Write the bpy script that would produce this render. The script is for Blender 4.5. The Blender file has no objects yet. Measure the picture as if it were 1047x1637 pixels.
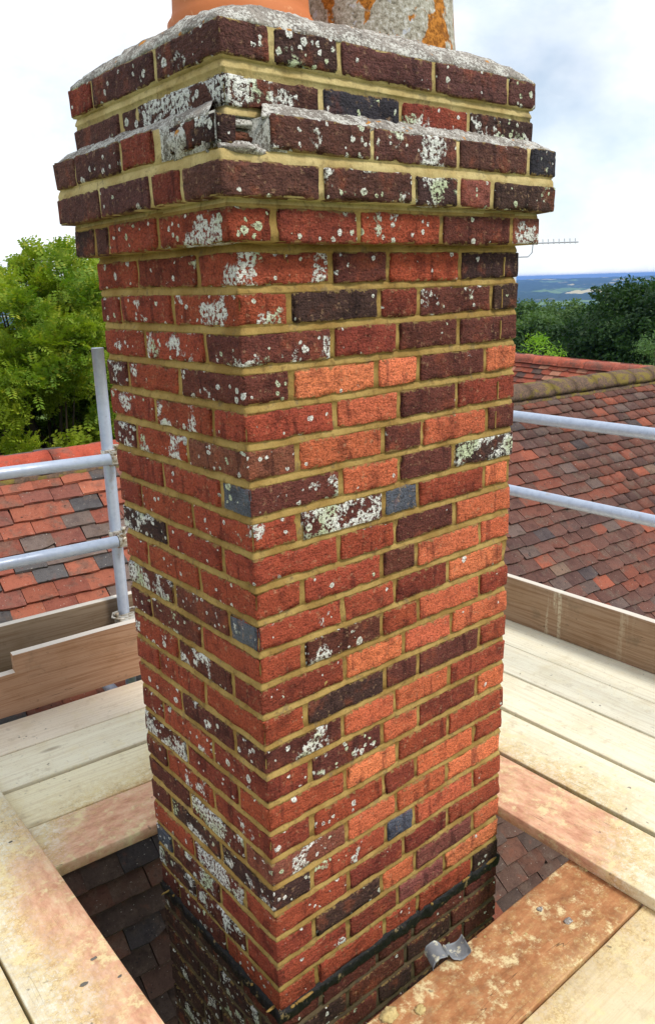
import bpy, math, random
import numpy as np
from mathutils import Matrix, Vector
from math import radians as rad

random.seed(7)
S = bpy.context.scene
COL = S.collection

# ------------------------------------------------------------------ camera
CAM = np.array([-0.84603, -1.27780, 0.0010])
FPX, PX, PY = 1256.77, 523.5, 818.5          # focal length and centre, for a frame 1047 wide
_yaw, _pit, _rol = 0.884626, 0.284037, 0.030738
def _cam_axes():
    cy, sy, cp, sp = math.cos(_yaw), math.sin(_yaw), math.cos(_pit), math.sin(_pit)
    f = np.array([cy*cp, sy*cp, -sp]); r = np.array([sy, -cy, 0.0]); d = np.cross(f, r)
    c, s = math.cos(_rol), math.sin(_rol)
    return c*r + s*d, -s*r + c*d, f
CR, CD, CF = _cam_axes()
cam = bpy.data.cameras.new('camera'); camo = bpy.data.objects.new('camera', cam); COL.objects.link(camo)
m = Matrix.Identity(4)
for i in range(3):
    m[i][0] = CR[i]; m[i][1] = -CD[i]; m[i][2] = -CF[i]; m[i][3] = CAM[i]
camo.matrix_world = m
cam.sensor_fit = 'HORIZONTAL'; cam.sensor_width = 36; cam.lens = 36*FPX/1047
cam.clip_start = 0.05; cam.clip_end = 40000
S.camera = camo
def project(P):
    q = np.asarray(P, float) - CAM
    z = q @ CF
    return np.array([PX + FPX*(q @ CR)/z, PY + FPX*(q @ CD)/z])

# ------------------------------------------------------------------ world, sun, exposure
SUN_EL, SUN_AZ = rad(52), rad(-62)            # azimuth of the sun measured from +X
w = bpy.data.worlds.new('World'); S.world = w; w.use_nodes = True
nt = w.node_tree; nt.nodes.clear()
def wn(t, **k):
    n = nt.nodes.new(t)
    for a, b in k.items(): setattr(n, a, b)
    return n
sky = wn('ShaderNodeTexSky', sky_type='NISHITA', sun_disc=False, sun_elevation=SUN_EL, sun_rotation=math.pi/2 - SUN_AZ,
         air_density=1.0, dust_density=0.6, ozone_density=1.5)
tc = wn('ShaderNodeTexCoord')
mp = wn('ShaderNodeMapping'); mp.inputs['Scale'].default_value = (1.0, 1.0, 1.7); mp.inputs['Location'].default_value = (-4.2, 2.6, 5.1)
cl = wn('ShaderNodeTexNoise'); cl.inputs['Scale'].default_value = 2.3; cl.inputs['Detail'].default_value = 9; cl.inputs['Roughness'].default_value = 0.55
cl2 = wn('ShaderNodeTexNoise'); cl2.inputs['Scale'].default_value = 5.5; cl2.inputs['Detail'].default_value = 8; cl2.inputs['Roughness'].default_value = 0.6
rp = wn('ShaderNodeValToRGB'); rp.color_ramp.elements[0].position = 0.34; rp.color_ramp.elements[1].position = 0.60
rp.color_ramp.elements[0].color = (0.28, 0.28, 0.28, 1); rp.color_ramp.elements[1].color = (1, 1, 1, 1)
rc = wn('ShaderNodeValToRGB'); rc.color_ramp.elements[0].position = 0.30; rc.color_ramp.elements[1].position = 0.62
rc.color_ramp.elements[0].color = (6.7, 7.7, 8.7, 1); rc.color_ramp.elements[1].color = (9.8, 9.9, 10.0, 1)
mx = wn('ShaderNodeMix', data_type='RGBA')
bg = wn('ShaderNodeBackground'); bg.inputs['Strength'].default_value = 0.095
out = wn('ShaderNodeOutputWorld')
L = nt.links.new
L(tc.outputs['Generated'], mp.inputs['Vector']); L(mp.outputs[0], cl.inputs['Vector']); L(mp.outputs[0], cl2.inputs['Vector'])
L(cl.outputs['Fac'], rp.inputs['Fac']); L(cl2.outputs['Fac'], rc.inputs['Fac'])
L(rp.outputs['Color'], mx.inputs[0]); L(sky.outputs[0], mx.inputs[6]); L(rc.outputs['Color'], mx.inputs[7])
L(mx.outputs[2], bg.inputs['Color']); L(bg.outputs[0], out.inputs['Surface'])

sl = bpy.data.lights.new('sun', 'SUN'); so = bpy.data.objects.new('sun', sl); COL.objects.link(so)
sl.energy = 1.9; sl.angle = rad(14); sl.color = (1.0, 0.96, 0.90)
sd = Vector((math.cos(SUN_EL)*math.cos(SUN_AZ), math.cos(SUN_EL)*math.sin(SUN_AZ), math.sin(SUN_EL)))
so.rotation_euler = sd.to_track_quat('Z', 'Y').to_euler()
so.location = (4, -8, 12)
S.view_settings.view_transform = 'Standard'; S.view_settings.look = 'None'
S.view_settings.exposure = 0.55; S.view_settings.gamma = 1.0

# ------------------------------------------------------------------ helpers
def srgb(r, g, b):
    f = lambda c: (c/255/12.92) if c/255 <= 0.04045 else ((c/255+0.055)/1.055)**2.4
    return (f(r), f(g), f(b))
def vnoise(P, seed=0):
    """value noise in [-1,1] for an (n,3) array"""
    P = np.asarray(P, float); I = np.floor(P).astype(np.int64); F = P - I; F = F*F*(3-2*F)
    def h(ix, iy, iz):
        n = (ix*374761393 + iy*668265263 + iz*2147483647 + seed*1274126177) & 0xffffffff
        n = ((n ^ (n >> 13))*1274126177) & 0xffffffff
        n = n ^ (n >> 16)
        return (n & 0xffff)/32767.5 - 1
    x, y, z = I[:, 0], I[:, 1], I[:, 2]; u, v, t = F[:, 0], F[:, 1], F[:, 2]
    def lx(yy, zz): return h(x, yy, zz)*(1-u) + h(x+1, yy, zz)*u
    a = lx(y, z)*(1-v) + lx(y+1, z)*v; b = lx(y, z+1)*(1-v) + lx(y+1, z+1)*v
    return a*(1-t) + b*t
def obj(name, me, material=None, parent=None, color=None):
    o = bpy.data.objects.new(name, me); COL.objects.link(o)
    if material is not None and me is not None and not me.materials: me.materials.append(material)
    if parent is not None: o.parent = parent
    if color is not None: o.color = color
    return o
def tag(o, label, cat, group=None, kind=None):
    if label: o['label'] = label
    if cat: o['category'] = cat
    if group: o['group'] = group
    if kind: o['kind'] = kind
    return o
def empty(name, loc=(0, 0, 0)):
    o = bpy.data.objects.new(name, None); COL.objects.link(o); o.location = loc; o.empty_display_size = 0.1
    return o
def mesh(name, V, F, smooth=True):
    me = bpy.data.meshes.new(name)
    me.from_pydata([tuple(v) for v in V], [], [tuple(int(i) for i in f) for f in F])
    if smooth: me.polygons.foreach_set('use_smooth', [True]*len(me.polygons))
    me.update(); return me
def fast_mesh(name, V, F):
    """V (n,3) floats, F (m,k) ints with constant k"""
    V = np.asarray(V, np.float32); F = np.asarray(F, np.int32)
    me = bpy.data.meshes.new(name); k = F.shape[1]
    me.vertices.add(len(V)); me.vertices.foreach_set('co', V.ravel())
    me.loops.add(F.size); me.loops.foreach_set('vertex_index', F.ravel())
    me.polygons.add(len(F)); me.polygons.foreach_set('loop_start', np.arange(0, F.size, k, dtype=np.int32))
    me.polygons.foreach_set('loop_total', np.full(len(F), k, np.int32))
    me.update(calc_edges=True); me.validate(); return me
def box_lattice(ax, ay, az):
    """surface lattice of a box with coordinate lists on each axis -> verts, quads"""
    ids = {}; V = []; F = []
    nx, ny, nz = len(ax)-1, len(ay)-1, len(az)-1
    def v(i, j, k):
        key = (i, j, k)
        if key not in ids: ids[key] = len(V); V.append((ax[i], ay[j], az[k]))
        return ids[key]
    for i in range(nx):
        for j in range(ny):
            F.append((v(i, j, 0), v(i, j+1, 0), v(i+1, j+1, 0), v(i+1, j, 0)))
            F.append((v(i, j, nz), v(i+1, j, nz), v(i+1, j+1, nz), v(i, j+1, nz)))
    for i in range(nx):
        for k in range(nz):
            F.append((v(i, 0, k), v(i+1, 0, k), v(i+1, 0, k+1), v(i, 0, k+1)))
            F.append((v(i, ny, k), v(i, ny, k+1), v(i+1, ny, k+1), v(i+1, ny, k)))
    for j in range(ny):
        for k in range(nz):
            F.append((v(0, j, k), v(0, j, k+1), v(0, j+1, k+1), v(0, j+1, k)))
            F.append((v(nx, j, k), v(nx, j+1, k), v(nx, j+1, k+1), v(nx, j, k+1)))
    return np.array(V, float), F
def spaced(L, r, step):
    n = max(1, int(round((L-2*r)/step)))
    return [0, r] + [r + (L-2*r)*i/n for i in range(1, n)] + [L-r, L]
def tube_mesh(name, pts, rad_, seg=20, caps=True, wall=0.004):
    """hollow-ended tube along a list of points"""
    V = []; F = []; pts = [Vector(p) for p in pts]; n = len(pts)
    up = Vector((0, 0, 1)) if abs((pts[1]-pts[0]).normalized().z) < 0.9 else Vector((1, 0, 0))
    for i, p in enumerate(pts):
        t = (pts[min(i+1, n-1)] - pts[max(i-1, 0)]).normalized()
        a = t.cross(up).normalized(); b = t.cross(a)
        for s in range(seg):
            q = 2*math.pi*s/seg; V.append(p + rad_*(math.cos(q)*a + math.sin(q)*b))
    for i in range(n-1):
        for s in range(seg):
            s2 = (s+1) % seg; F.append((i*seg+s, i*seg+s2, (i+1)*seg+s2, (i+1)*seg+s))
    if caps:
        for end, idx, sg in ((0, 0, 1), (n-1, n-1, -1)):
            p = pts[idx]; t = (pts[1]-pts[0]).normalized() if idx == 0 else (pts[-2]-pts[-1]).normalized()
            a = t.cross(up).normalized(); b = t.cross(a); base = len(V)
            for ri, off in ((rad_-wall, 0.0), (rad_-wall, 0.05)):
                for s in range(seg):
                    q = 2*math.pi*s/seg
                    aa, bb = (a, b) if idx == 0 else (-a, b)
                    V.append(p + t*off + ri*(math.cos(q)*(a if idx == 0 else -a) + math.sin(q)*b))
            for s in range(seg):
                s2 = (s+1) % seg
                o1 = idx*seg+s if idx == 0 else idx*seg + ((seg//2 - s) % seg)
                o2 = idx*seg+s2 if idx == 0 else idx*seg + ((seg//2 - s2) % seg)
                F.append((o1, o2, base+s2, base+s)); F.append((base+s, base+s2, base+seg+s2, base+seg+s))
            F.append([base+seg+s for s in range(seg)])
    return mesh(name, V, F)
def lathe(name, prof, seg=48, center=(0, 0, 0), jitter=0, seed=0):
    V = []; F = []
    for r_, z in prof:
        for s in range(seg):
            q = 2*math.pi*s/seg; V.append((center[0]+r_*math.cos(q), center[1]+r_*math.sin(q), center[2]+z))
    for i in range(len(prof)-1):
        for s in range(seg):
            s2 = (s+1) % seg; F.append((i*seg+s, i*seg+s2, (i+1)*seg+s2, (i+1)*seg+s))
    V = np.array(V)
    if jitter: V = V + jitter*np.stack([vnoise(V*25, seed+k) for k in range(3)], 1)
    return mesh(name, V, F)

# ------------------------------------------------------------------ material helper
class NT:
    def __init__(s, name):
        s.m = bpy.data.materials.new(name); s.m.use_nodes = True; s.t = s.m.node_tree; s.t.nodes.clear()
        s.out = s.t.nodes.new('ShaderNodeOutputMaterial'); s.b = s.t.nodes.new('ShaderNodeBsdfPrincipled')
        s.t.links.new(s.b.outputs[0], s.out.inputs[0])
    def set(s, sock, v):
        if isinstance(v, bpy.types.NodeSocket): s.t.links.new(v, sock)
        elif isinstance(v, (tuple, list)) and len(v) == 3 and sock.type == 'RGBA': sock.default_value = (*v, 1)
        else: sock.default_value = v
    def n(s, typ, props=None, **inp):
        nd = s.t.nodes.new(typ)
        for a, b in (props or {}).items(): setattr(nd, a, b)
        for k, v in inp.items():
            k = k.replace('_', ' ')
            s.set(nd.inputs[k], v)
        return nd
    def coord(s, which='Object'): return s.n('ShaderNodeTexCoord').outputs[which]
    def info(s, o): return s.n('ShaderNodeObjectInfo').outputs[o]
    def geo(s, o): return s.n('ShaderNodeNewGeometry').outputs[o]
    def math(s, op, a, b=0.0, clamp=False):
        nd = s.t.nodes.new('ShaderNodeMath'); nd.operation = op; nd.use_clamp = clamp
        s.set(nd.inputs[0], a); s.set(nd.inputs[1], b); return nd.outputs[0]
    def vec(s, op, a, b=(0, 0, 0)):
        nd = s.t.nodes.new('ShaderNodeVectorMath'); nd.operation = op; s.set(nd.inputs[0], a)
        if op == 'SCALE': s.set(nd.inputs['Scale'], b)
        else: s.set(nd.inputs[1], b)
        return nd.outputs['Value'] if op in ('LENGTH', 'DISTANCE', 'DOT_PRODUCT') else nd.outputs[0]
    def noise(s, v, scale, detail=4, rough=0.55, out='Fac', dist=0.0):
        return s.n('ShaderNodeTexNoise', Vector=v, Scale=scale, Detail=detail, Roughness=rough, Distortion=dist).outputs[out]
    def voro(s, v, scale, feature='F1', out='Distance', rnd=1.0):
        return s.n('ShaderNodeTexVoronoi', {'feature': feature}, Vector=v, Scale=scale, Randomness=rnd).outputs[out]
    def step(s, x, lo, hi, a=0.0, b=1.0):
        nd = s.t.nodes.new('ShaderNodeMapRange'); nd.interpolation_type = 'SMOOTHSTEP'
        s.set(nd.inputs['Value'], x)
        for k, v in (('From Min', lo), ('From Max', hi), ('To Min', a), ('To Max', b)): s.set(nd.inputs[k], v)
        return nd.outputs[0]
    def mix(s, f, a, b, blend='MIX'):
        nd = s.t.nodes.new('ShaderNodeMix'); nd.data_type = 'RGBA'; nd.blend_type = blend
        s.set(nd.inputs[0], f); s.set(nd.inputs[6], a); s.set(nd.inputs[7], b); return nd.outputs[2]
    def ramp(s, f, stops):
        nd = s.t.nodes.new('ShaderNodeValToRGB'); cr = nd.color_ramp
        while len(cr.elements) < len(stops): cr.elements.new(0.5)
        for e, (p, c) in zip(cr.elements, stops): e.position = p; e.color = (*c, 1)
        s.set(nd.inputs[0], f); return nd.outputs[0]
    def scaled(s, v, sc): return s.n('ShaderNodeMapping', Vector=v, Scale=sc).outputs[0]
    def bump(s, h, strength=0.5, dist=0.002, prev=None):
        nd = s.n('ShaderNodeBump', Height=h, Strength=strength, Distance=dist)
        if prev is not None: s.set(nd.inputs['Normal'], prev)
        return nd.outputs[0]
    def fin(s, col, rough=0.85, normal=None, spec=0.3, metal=0.0, **kw):
        s.set(s.b.inputs['Base Color'], col); s.set(s.b.inputs['Roughness'], rough)
        s.set(s.b.inputs['Specular IOR Level'], spec); s.set(s.b.inputs['Metallic'], metal)
        if normal is not None: s.set(s.b.inputs['Normal'], normal)
        for k, v in kw.items(): s.set(s.b.inputs[k.replace('_', ' ')], v)
        return s.m

def brick_material(name, glazed=None):
    t = NT(name)
    rnd = t.info('Random'); P = t.geo('Position')
    off = t.vec('SCALE', t.n('ShaderNodeCombineXYZ', X=rnd, Y=t.math('MULTIPLY', rnd, 3.7), Z=t.math('MULTIPLY', rnd, 7.3)).outputs[0], 9.0)
    C = t.vec('ADD', P, off)
    base = glazed if glazed else t.info('Color')
    lich = 0.35 if glazed else t.info('Alpha')
    cn = t.n('ShaderNodeTexNoise', Vector=C, Scale=15.0, Detail=3.0, Roughness=0.6)
    cloud = cn.outputs['Fac']; csep = t.n('ShaderNodeSeparateColor', Color=cn.outputs['Color'])
    stripe = t.noise(t.scaled(C, (38, 38, 7)), 1.0, 2, 0.5)
    fine = t.noise(C, 240, 2, 0.7)
    mn = t.n('ShaderNodeTexNoise', Vector=C, Scale=70.0, Detail=4.0, Roughness=0.68)
    mid = mn.outputs['Fac']; msep = t.n('ShaderNodeSeparateColor', Color=mn.outputs['Color'])
    wrk = t.noise(t.scaled(C, (42, 42, 130)), 1.0, 3, 0.7)
    c = t.mix(t.step(cloud, 0.51, 0.70, 0, 0.66), base, t.mix(1.0, base, (0.34, 0.30, 0.36), 'MULTIPLY'))
    c = t.mix(t.step(stripe, 0.61, 0.70, 0, 0.60), c, t.mix(1.0, base, (0.28, 0.25, 0.30), 'MULTIPLY'))
    c = t.mix(t.step(cloud, 0.30, 0.46, 0.40, 0), c, t.mix(0.40, base, srgb(210, 106, 62)))
    c = t.mix(t.step(wrk, 0.57, 0.69, 0, 0.50), c, t.mix(1.0, c, (0.26, 0.22, 0.23), 'MULTIPLY'))
    c = t.mix(t.step(mid, 0.60, 0.73, 0, 0.55), c, t.mix(1.0, c, (0.36, 0.32, 0.32), 'MULTIPLY'))
    c = t.mix(t.step(mid, 0.28, 0.42, 0.35, 0), c, t.mix(1.0, c, (1.6, 1.55, 1.6), 'MULTIPLY'))
    c = t.mix(0.85, c, t.mix(1.0, c, t.ramp(fine, [(0.30, (0.40, 0.37, 0.37)), (0.5, (1, 1, 1)), (0.72, (1.5, 1.46, 1.42))]), 'MULTIPLY'))
    # tan mortar bloom, and mortar smeared over the upper and lower arrises
    c = t.mix(t.math('MULTIPLY', t.step(msep.outputs[1], 0.57, 0.70), 0.42), c, srgb(182, 146, 112))
    gz = t.n('ShaderNodeSeparateXYZ', Vector=t.coord('Generated')).outputs[2]
    ez = t.math('MULTIPLY', t.math('MINIMUM', gz, t.math('SUBTRACT', 1.0, gz)), 1.6)
    sm = t.step(t.math('SUBTRACT', msep.outputs[2], ez), 0.40, 0.47)
    c = t.mix(t.math('MULTIPLY', sm, 0.8), c, t.mix(mid, srgb(158, 134, 82), srgb(116, 92, 54)))
    # lichen: crusted patches towards one end, rosettes scattered; coverage comes from the brick
    dC = t.vec('ADD', C, t.vec('SCALE', mn.outputs['Color'], 0.014))
    pt = t.noise(t.vec('ADD', C, (5.2, 1.3, 8.8)), 11, 2, 0.5)
    thr = t.math('SUBTRACT', 0.80, t.math('MULTIPLY', lich, 0.36))
    patch = t.step(t.math('ADD', pt, t.math('MULTIPLY', t.math('SUBTRACT', mid, 0.5), 0.25)), thr, t.math('ADD', thr, 0.03))
    crust = t.math('MULTIPLY', patch, t.step(t.noise(C, 120, 4, 0.72), 0.45, 0.50))
    def rosettes(scale, off0, k, z0, z1):
        v = t.n('ShaderNodeTexVoronoi', {'feature': 'F1'}, Vector=dC, Scale=scale)
        vc = t.n('ShaderNodeSeparateColor', Color=v.outputs['Color'])
        th = t.math('SUBTRACT', off0, t.math('MULTIPLY', lich, k))
        sel = t.math('GREATER_THAN', vc.outputs[0], th)
        sz = t.math('ADD', z0, t.math('MULTIPLY', vc.outputs[1], z1))
        d_ = t.math('MULTIPLY', sel, t.step(t.math('SUBTRACT', v.outputs['Distance'], sz), -0.03, 0.012, 1, 0))
        co = t.math('MULTIPLY', d_, t.step(t.math('SUBTRACT', v.outputs['Distance'], t.math('MULTIPLY', sz, 0.5)), -0.06, 0.03, 0.6, 0))
        return d_, co
    d1, k1 = rosettes(62.0, 1.02, 0.52, 0.14, 0.24); d2, k2 = rosettes(33.0, 1.05, 0.66, 0.12, 0.22)
    core = t.math('MAXIMUM', k1, k2)
    disc = t.math('MULTIPLY', t.math('MAXIMUM', d1, d2), t.step(fine, 0.36, 0.44))
    lm = t.math('MULTIPLY', t.math('MAXIMUM', crust, disc), t.step(lich, 0.0, 0.06))
    green = t.step(t.noise(t.vec('ADD', P, (7, 3, 1)), 7, 2, 0.6), 0.52, 0.64)
    lc = t.mix(t.math('MULTIPLY', green, 0.8), srgb(230, 229, 220), srgb(190, 202, 154))
    lc = t.mix(t.math('MULTIPLY', t.step(fine, 0.54, 0.7), 0.55), lc, srgb(140, 132, 118))
    lc = t.mix(core, lc, srgb(120, 112, 100))
    c = t.mix(lm, c, lc)
    h = t.math('ADD', t.math('SUBTRACT', t.math('MULTIPLY', mid, 1.4), t.math('MULTIPLY', wrk, 1.0)), t.math('ADD', t.math('MULTIPLY', fine, 0.5), t.math('MULTIPLY', lm, 0.25)))
    nb = t.bump(h, 1.0, 0.0062)
    return t.fin(c, 0.72 if glazed else 0.88, nb, 0.45 if glazed else 0.22)

def mortar_material(name, a, b, dark, rough_bump=0.5, lich=0.0):
    t = NT(name); P = t.geo('Position')
    n1 = t.noise(P, 9, 5, 0.6); n2 = t.noise(P, 300, 3, 0.7); n3 = t.noise(P, 60, 5, 0.65)
    c = t.mix(t.step(n1, 0.35, 0.65), a, b)
    c = t.mix(t.step(n3, 0.52, 0.70, 0, 0.65), c, dark)
    c = t.mix(t.step(t.noise(P, 26, 4, 0.65), 0.58, 0.68, 0, 0.5), c, t.mix(0.5, dark, srgb(110, 104, 96)))
    c = t.mix(0.45, c, t.mix(1.0, c, t.ramp(n2, [(0.25, (0.6, 0.58, 0.55)), (0.5, (1, 1, 1)), (0.8, (1.3, 1.3, 1.3))]), 'MULTIPLY'))
    if lich:
        lm = t.step(t.math('ADD', t.math('MULTIPLY', t.noise(P, 150, 6, 0.75), 0.65), t.math('MULTIPLY', t.noise(P, 20, 4, 0.6), 0.35)), 0.54 - lich*0.06, 0.57 - lich*0.06)
        c = t.mix(t.math('MULTIPLY', lm, 0.75), c, srgb(216, 214, 204))
        c = t.mix(t.math('MULTIPLY', t.step(t.noise(P, 210, 4, 0.75), 0.55, 0.62), 0.8), c, srgb(74, 68, 60))
        om = t.math('MULTIPLY', t.step(t.noise(t.vec('ADD', P, (4, 2, 9)), 22, 5, 0.6), 0.645, 0.675), 0.9)
        c = t.mix(om, c, srgb(190, 124, 30))
    nb = t.bump(t.math('ADD', n3, t.math('MULTIPLY', n2, 0.4)), rough_bump, 0.0045)
    return t.fin(c, 0.92, nb, 0.15)

M = {}
M['brick'] = brick_material('old_clay_brick')
M['glazed'] = brick_material('blue_grey_brick_header', srgb(84, 90, 98))
M['mortar'] = mortar_material('ochre_lime_mortar', srgb(170, 142, 84), srgb(142, 112, 60), srgb(104, 82, 48))
M['mortar_pale'] = mortar_material('cream_lime_mortar', srgb(202, 182, 128), srgb(176, 152, 98), srgb(132, 112, 74))
M['mortar_shaded'] = mortar_material('shaded_lower_mortar', srgb(104, 88, 66), srgb(84, 72, 56), srgb(54, 46, 38))  # dark copy for the lower joints: shadow inside the opening painted in
M['cement'] = mortar_material('weathered_grey_cement', srgb(156, 148, 138), srgb(128, 120, 112), srgb(84, 76, 70), 0.9, 0.6)
M['cement_dark'] = mortar_material('lichened_grey_cement', srgb(150, 142, 128), srgb(118, 112, 102), srgb(70, 66, 60), 1.0, 1.0)

def pot_material():
    t = NT('terracotta_pot'); P = t.coord()
    c = t.mix(t.noise(P, 14, 4), srgb(204, 124, 70), srgb(184, 100, 56))
    c = t.mix(t.step(t.noise(P, 60, 5), 0.6, 0.7, 0, 0.4), c, srgb(226, 168, 120))
    return t.fin(c, 0.7, t.bump(t.noise(P, 90, 4), 0.3, 0.002))
M['terracotta'] = pot_material()
def oldpot_material():
    t = NT('lichened_stone_pot'); P = t.coord()
    n = t.noise(P, 95, 6, 0.7)
    c = t.ramp(n, [(0.32, srgb(84, 78, 66)), (0.43, srgb(156, 148, 130)), (0.55, srgb(190, 184, 168)), (0.66, srgb(222, 220, 214))])
    c = t.mix(t.step(t.noise(P, 40, 5, 0.6), 0.60, 0.65, 0, 0.85), c, srgb(198, 200, 206))
    om = t.step(t.noise(t.scaled(P, (1, 1, 0.7)), 17, 4, 0.55), 0.495, 0.525)
    c = t.mix(t.math('MULTIPLY', om, 0.95), c, t.mix(t.step(n, 0.4, 0.6), srgb(140, 84, 26), srgb(202, 128, 40)))
    return t.fin(c, 0.95, t.bump(n, 1.0, 0.005), 0.1)
M['oldpot'] = oldpot_material()

def wood_material(name, dusty=True):
    """scaffold boards: weathered pine, brick and mortar dust lying thicker towards the chimney"""
    t = NT(name); O = t.coord(); P = t.geo('Position'); rnd = t.info('Random')
    O2 = t.vec('ADD', O, t.n('ShaderNodeCombineXYZ', X=t.math('MULTIPLY', rnd, 31.0), Y=t.math('MULTIPLY', rnd, 17.0)).outputs[0])
    warp = t.vec('ADD', O2, t.vec('SCALE', t.n('ShaderNodeTexNoise', Vector=t.scaled(O2, (1.3, 3, 3)), Scale=1.0, Detail=2.0).outputs['Color'], 0.05))
    grain = t.noise(t.scaled(warp, (2.2, 95, 95)), 1.0, 5, 0.62)
    grain2 = t.noise(t.scaled(warp, (6, 330, 330)), 1.0, 3, 0.6)
    blotch = t.noise(O2, 5, 5, 0.6)
    base = t.info('Color')
    c = t.mix(t.step(grain, 0.42, 0.66, 0, 0.20 if dusty else 0.5), base, t.mix(1.0, base, srgb(186, 152, 116), 'MULTIPLY'))
    c = t.mix(t.step(grain2, 0.55, 0.72, 0, 0.14 if dusty else 0.4), c, t.mix(1.0, c, (0.55, 0.48, 0.40), 'MULTIPLY'))
    c = t.mix(t.step(blotch, 0.5, 0.72, 0, 0.30), c, t.mix(1.0, c, srgb(214, 196, 160), 'MULTIPLY'))
    knots = t.math('MULTIPLY', t.step(t.voro(t.scaled(O2, (1.6, 5.0, 5.0)), 1.0), 0.05, 0.10, 1, 0), 0.55)
    c = t.mix(knots, c, srgb(104, 74, 46))
    c = t.mix(t.math('MULTIPLY', t.step(t.noise(O2, 30, 5, 0.75), 0.60, 0.70), 0.35), c, srgb(96, 78, 58))
    if dusty:
        sx = t.n('ShaderNodeSeparateXYZ', Vector=P)
        dx = t.math('MAXIMUM', t.math('SUBTRACT', 0.0, sx.outputs[0]), t.math('SUBTRACT', sx.outputs[0], 0.843))
        dy = t.math('MAXIMUM', t.math('SUBTRACT', 0.0, sx.outputs[1]), t.math('SUBTRACT', sx.outputs[1], 0.604))
        dx = t.math('MAXIMUM', dx, 0.0); dy = t.math('MAXIMUM', dy, 0.0)
        d = t.math('SQRT', t.math('ADD', t.math('MULTIPLY', dx, dx), t.math('MULTIPLY', dy, dy)))
        amt = t.info('Alpha')                   # how far the dust has spread over this board
        wob = t.math('SUBTRACT', t.noise(P, 3.1, 4, 0.6), 0.5)
        dd = t.math('SUBTRACT', t.math('ADD', d, t.math('MULTIPLY', wob, 0.34)), t.math('MULTIPLY', t.math('SUBTRACT', amt, 0.5), 0.5))
        near = t.step(dd, 0.17, 0.36, 1, 0); midz = t.step(dd, 0.28, 0.54, 1, 0)
        spk = t.noise(P, 120, 4, 0.75); spk2 = t.noise(P, 38, 4, 0.7)
        ochre = t.mix(t.step(spk, 0.44, 0.60), srgb(176, 138, 72), srgb(226, 204, 150))
        c = t.mix(t.math('MULTIPLY', midz, t.step(t.math('ADD', t.math('MULTIPLY', spk, 0.6), t.math('MULTIPLY', spk2, 0.4)), 0.42, 0.54, 0.10, 0.92)), c, ochre)
        rust = t.noise(t.scaled(O2, (12, 26, 26)), 1.0, 5, 0.7)
        pink = t.ramp(rust, [(0.34, srgb(184, 128, 98)), (0.52, srgb(216, 164, 132)), (0.68, srgb(228, 194, 158))])
        brown = t.ramp(rust, [(0.30, srgb(128, 82, 52)), (0.46, srgb(156, 102, 64)), (0.60, srgb(178, 122, 80)), (0.74, srgb(198, 150, 104))])
        orange = t.mix(t.step(amt, 0.75, 0.92), pink, brown)
        c = t.mix(t.math('MULTIPLY', near, t.step(spk2, 0.44, 0.66, 0.96, 0.60)), c, orange)
        grime = t.math('MULTIPLY', t.step(t.noise(O2, 11, 5, 0.7), 0.56, 0.68), t.step(dd, 0.2, 1.2, 0.40, 0.20))
        c = t.mix(grime, c, srgb(164, 142, 106))
        c = t.mix(t.math('MULTIPLY', t.step(spk, 0.56, 0.68), 0.20), c, srgb(120, 100, 74))
        splat = t.math('MULTIPLY', t.math('MULTIPLY', t.step(t.noise(P, 13, 6, 0.75), 0.52, 0.62), t.step(spk2, 0.40, 0.55, 0.2, 1.0)), t.step(dd, 0.25, 0.8, 0.8, 0.2))
        c = t.mix(splat, c, srgb(226, 210, 160))
        spots = t.math('MULTIPLY', t.step(t.voro(t.vec('ADD', P, t.vec('SCALE', t.n('ShaderNodeTexNoise', Vector=P, Scale=60.0).outputs['Color'], 0.02)), 24), 0.06, 0.16, 1, 0), t.step(t.noise(P, 9, 3), 0.53, 0.60))
        c = t.mix(t.math('MULTIPLY', spots, 0.75), c, srgb(88, 78, 70))
    if not dusty:
        so_ = t.n('ShaderNodeSeparateXYZ', Vector=O)
        runs = t.math('MULTIPLY', t.step(t.noise(t.scaled(O, (26, 1.6, 1.0)), 1.0, 4, 0.6), 0.48, 0.58), t.step(t.noise(t.scaled(O, (1.7, 0.1, 0.1)), 1.0, 2), 0.50, 0.60))
        c = t.mix(t.math('MULTIPLY', t.math('MULTIPLY', runs, t.step(t.noise(O, 70, 4, 0.7), 0.35, 0.55)), t.info('Alpha')), c, srgb(214, 206, 176))
        c = t.mix(t.step(t.noise(O2, 7, 5, 0.65), 0.55, 0.70, 0, 0.45), c, srgb(104, 92, 72))
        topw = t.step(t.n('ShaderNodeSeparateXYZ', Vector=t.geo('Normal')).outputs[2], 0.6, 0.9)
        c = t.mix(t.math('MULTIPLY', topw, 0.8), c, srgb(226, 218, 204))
    crack = t.math('MULTIPLY', t.step(t.noise(t.scaled(warp, (0.9, 26, 26)), 1.0, 2, 0.5), 0.497, 0.5, 0, 1), t.step(t.noise(t.scaled(warp, (0.9, 26, 26)), 1.0, 2, 0.5), 0.5, 0.503, 1, 0))
    crack = t.math('MULTIPLY', crack, t.step(t.noise(O2, 2.3, 2), 0.52, 0.60))
    c = t.mix(t.math('MULTIPLY', crack, 0.7), c, srgb(60, 46, 34))
    hh = t.math('ADD', t.math('SUBTRACT', grain, crack), t.math('MULTIPLY', spk if dusty else grain2, 0.4)); nb = t.bump(hh, 0.35, 0.0025)
    return t.fin(c, 0.85, nb, 0.2)
M['board'] = wood_material('scaffold_board_wood')
M['toe'] = wood_material('weathered_toe_board_wood', False)

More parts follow.
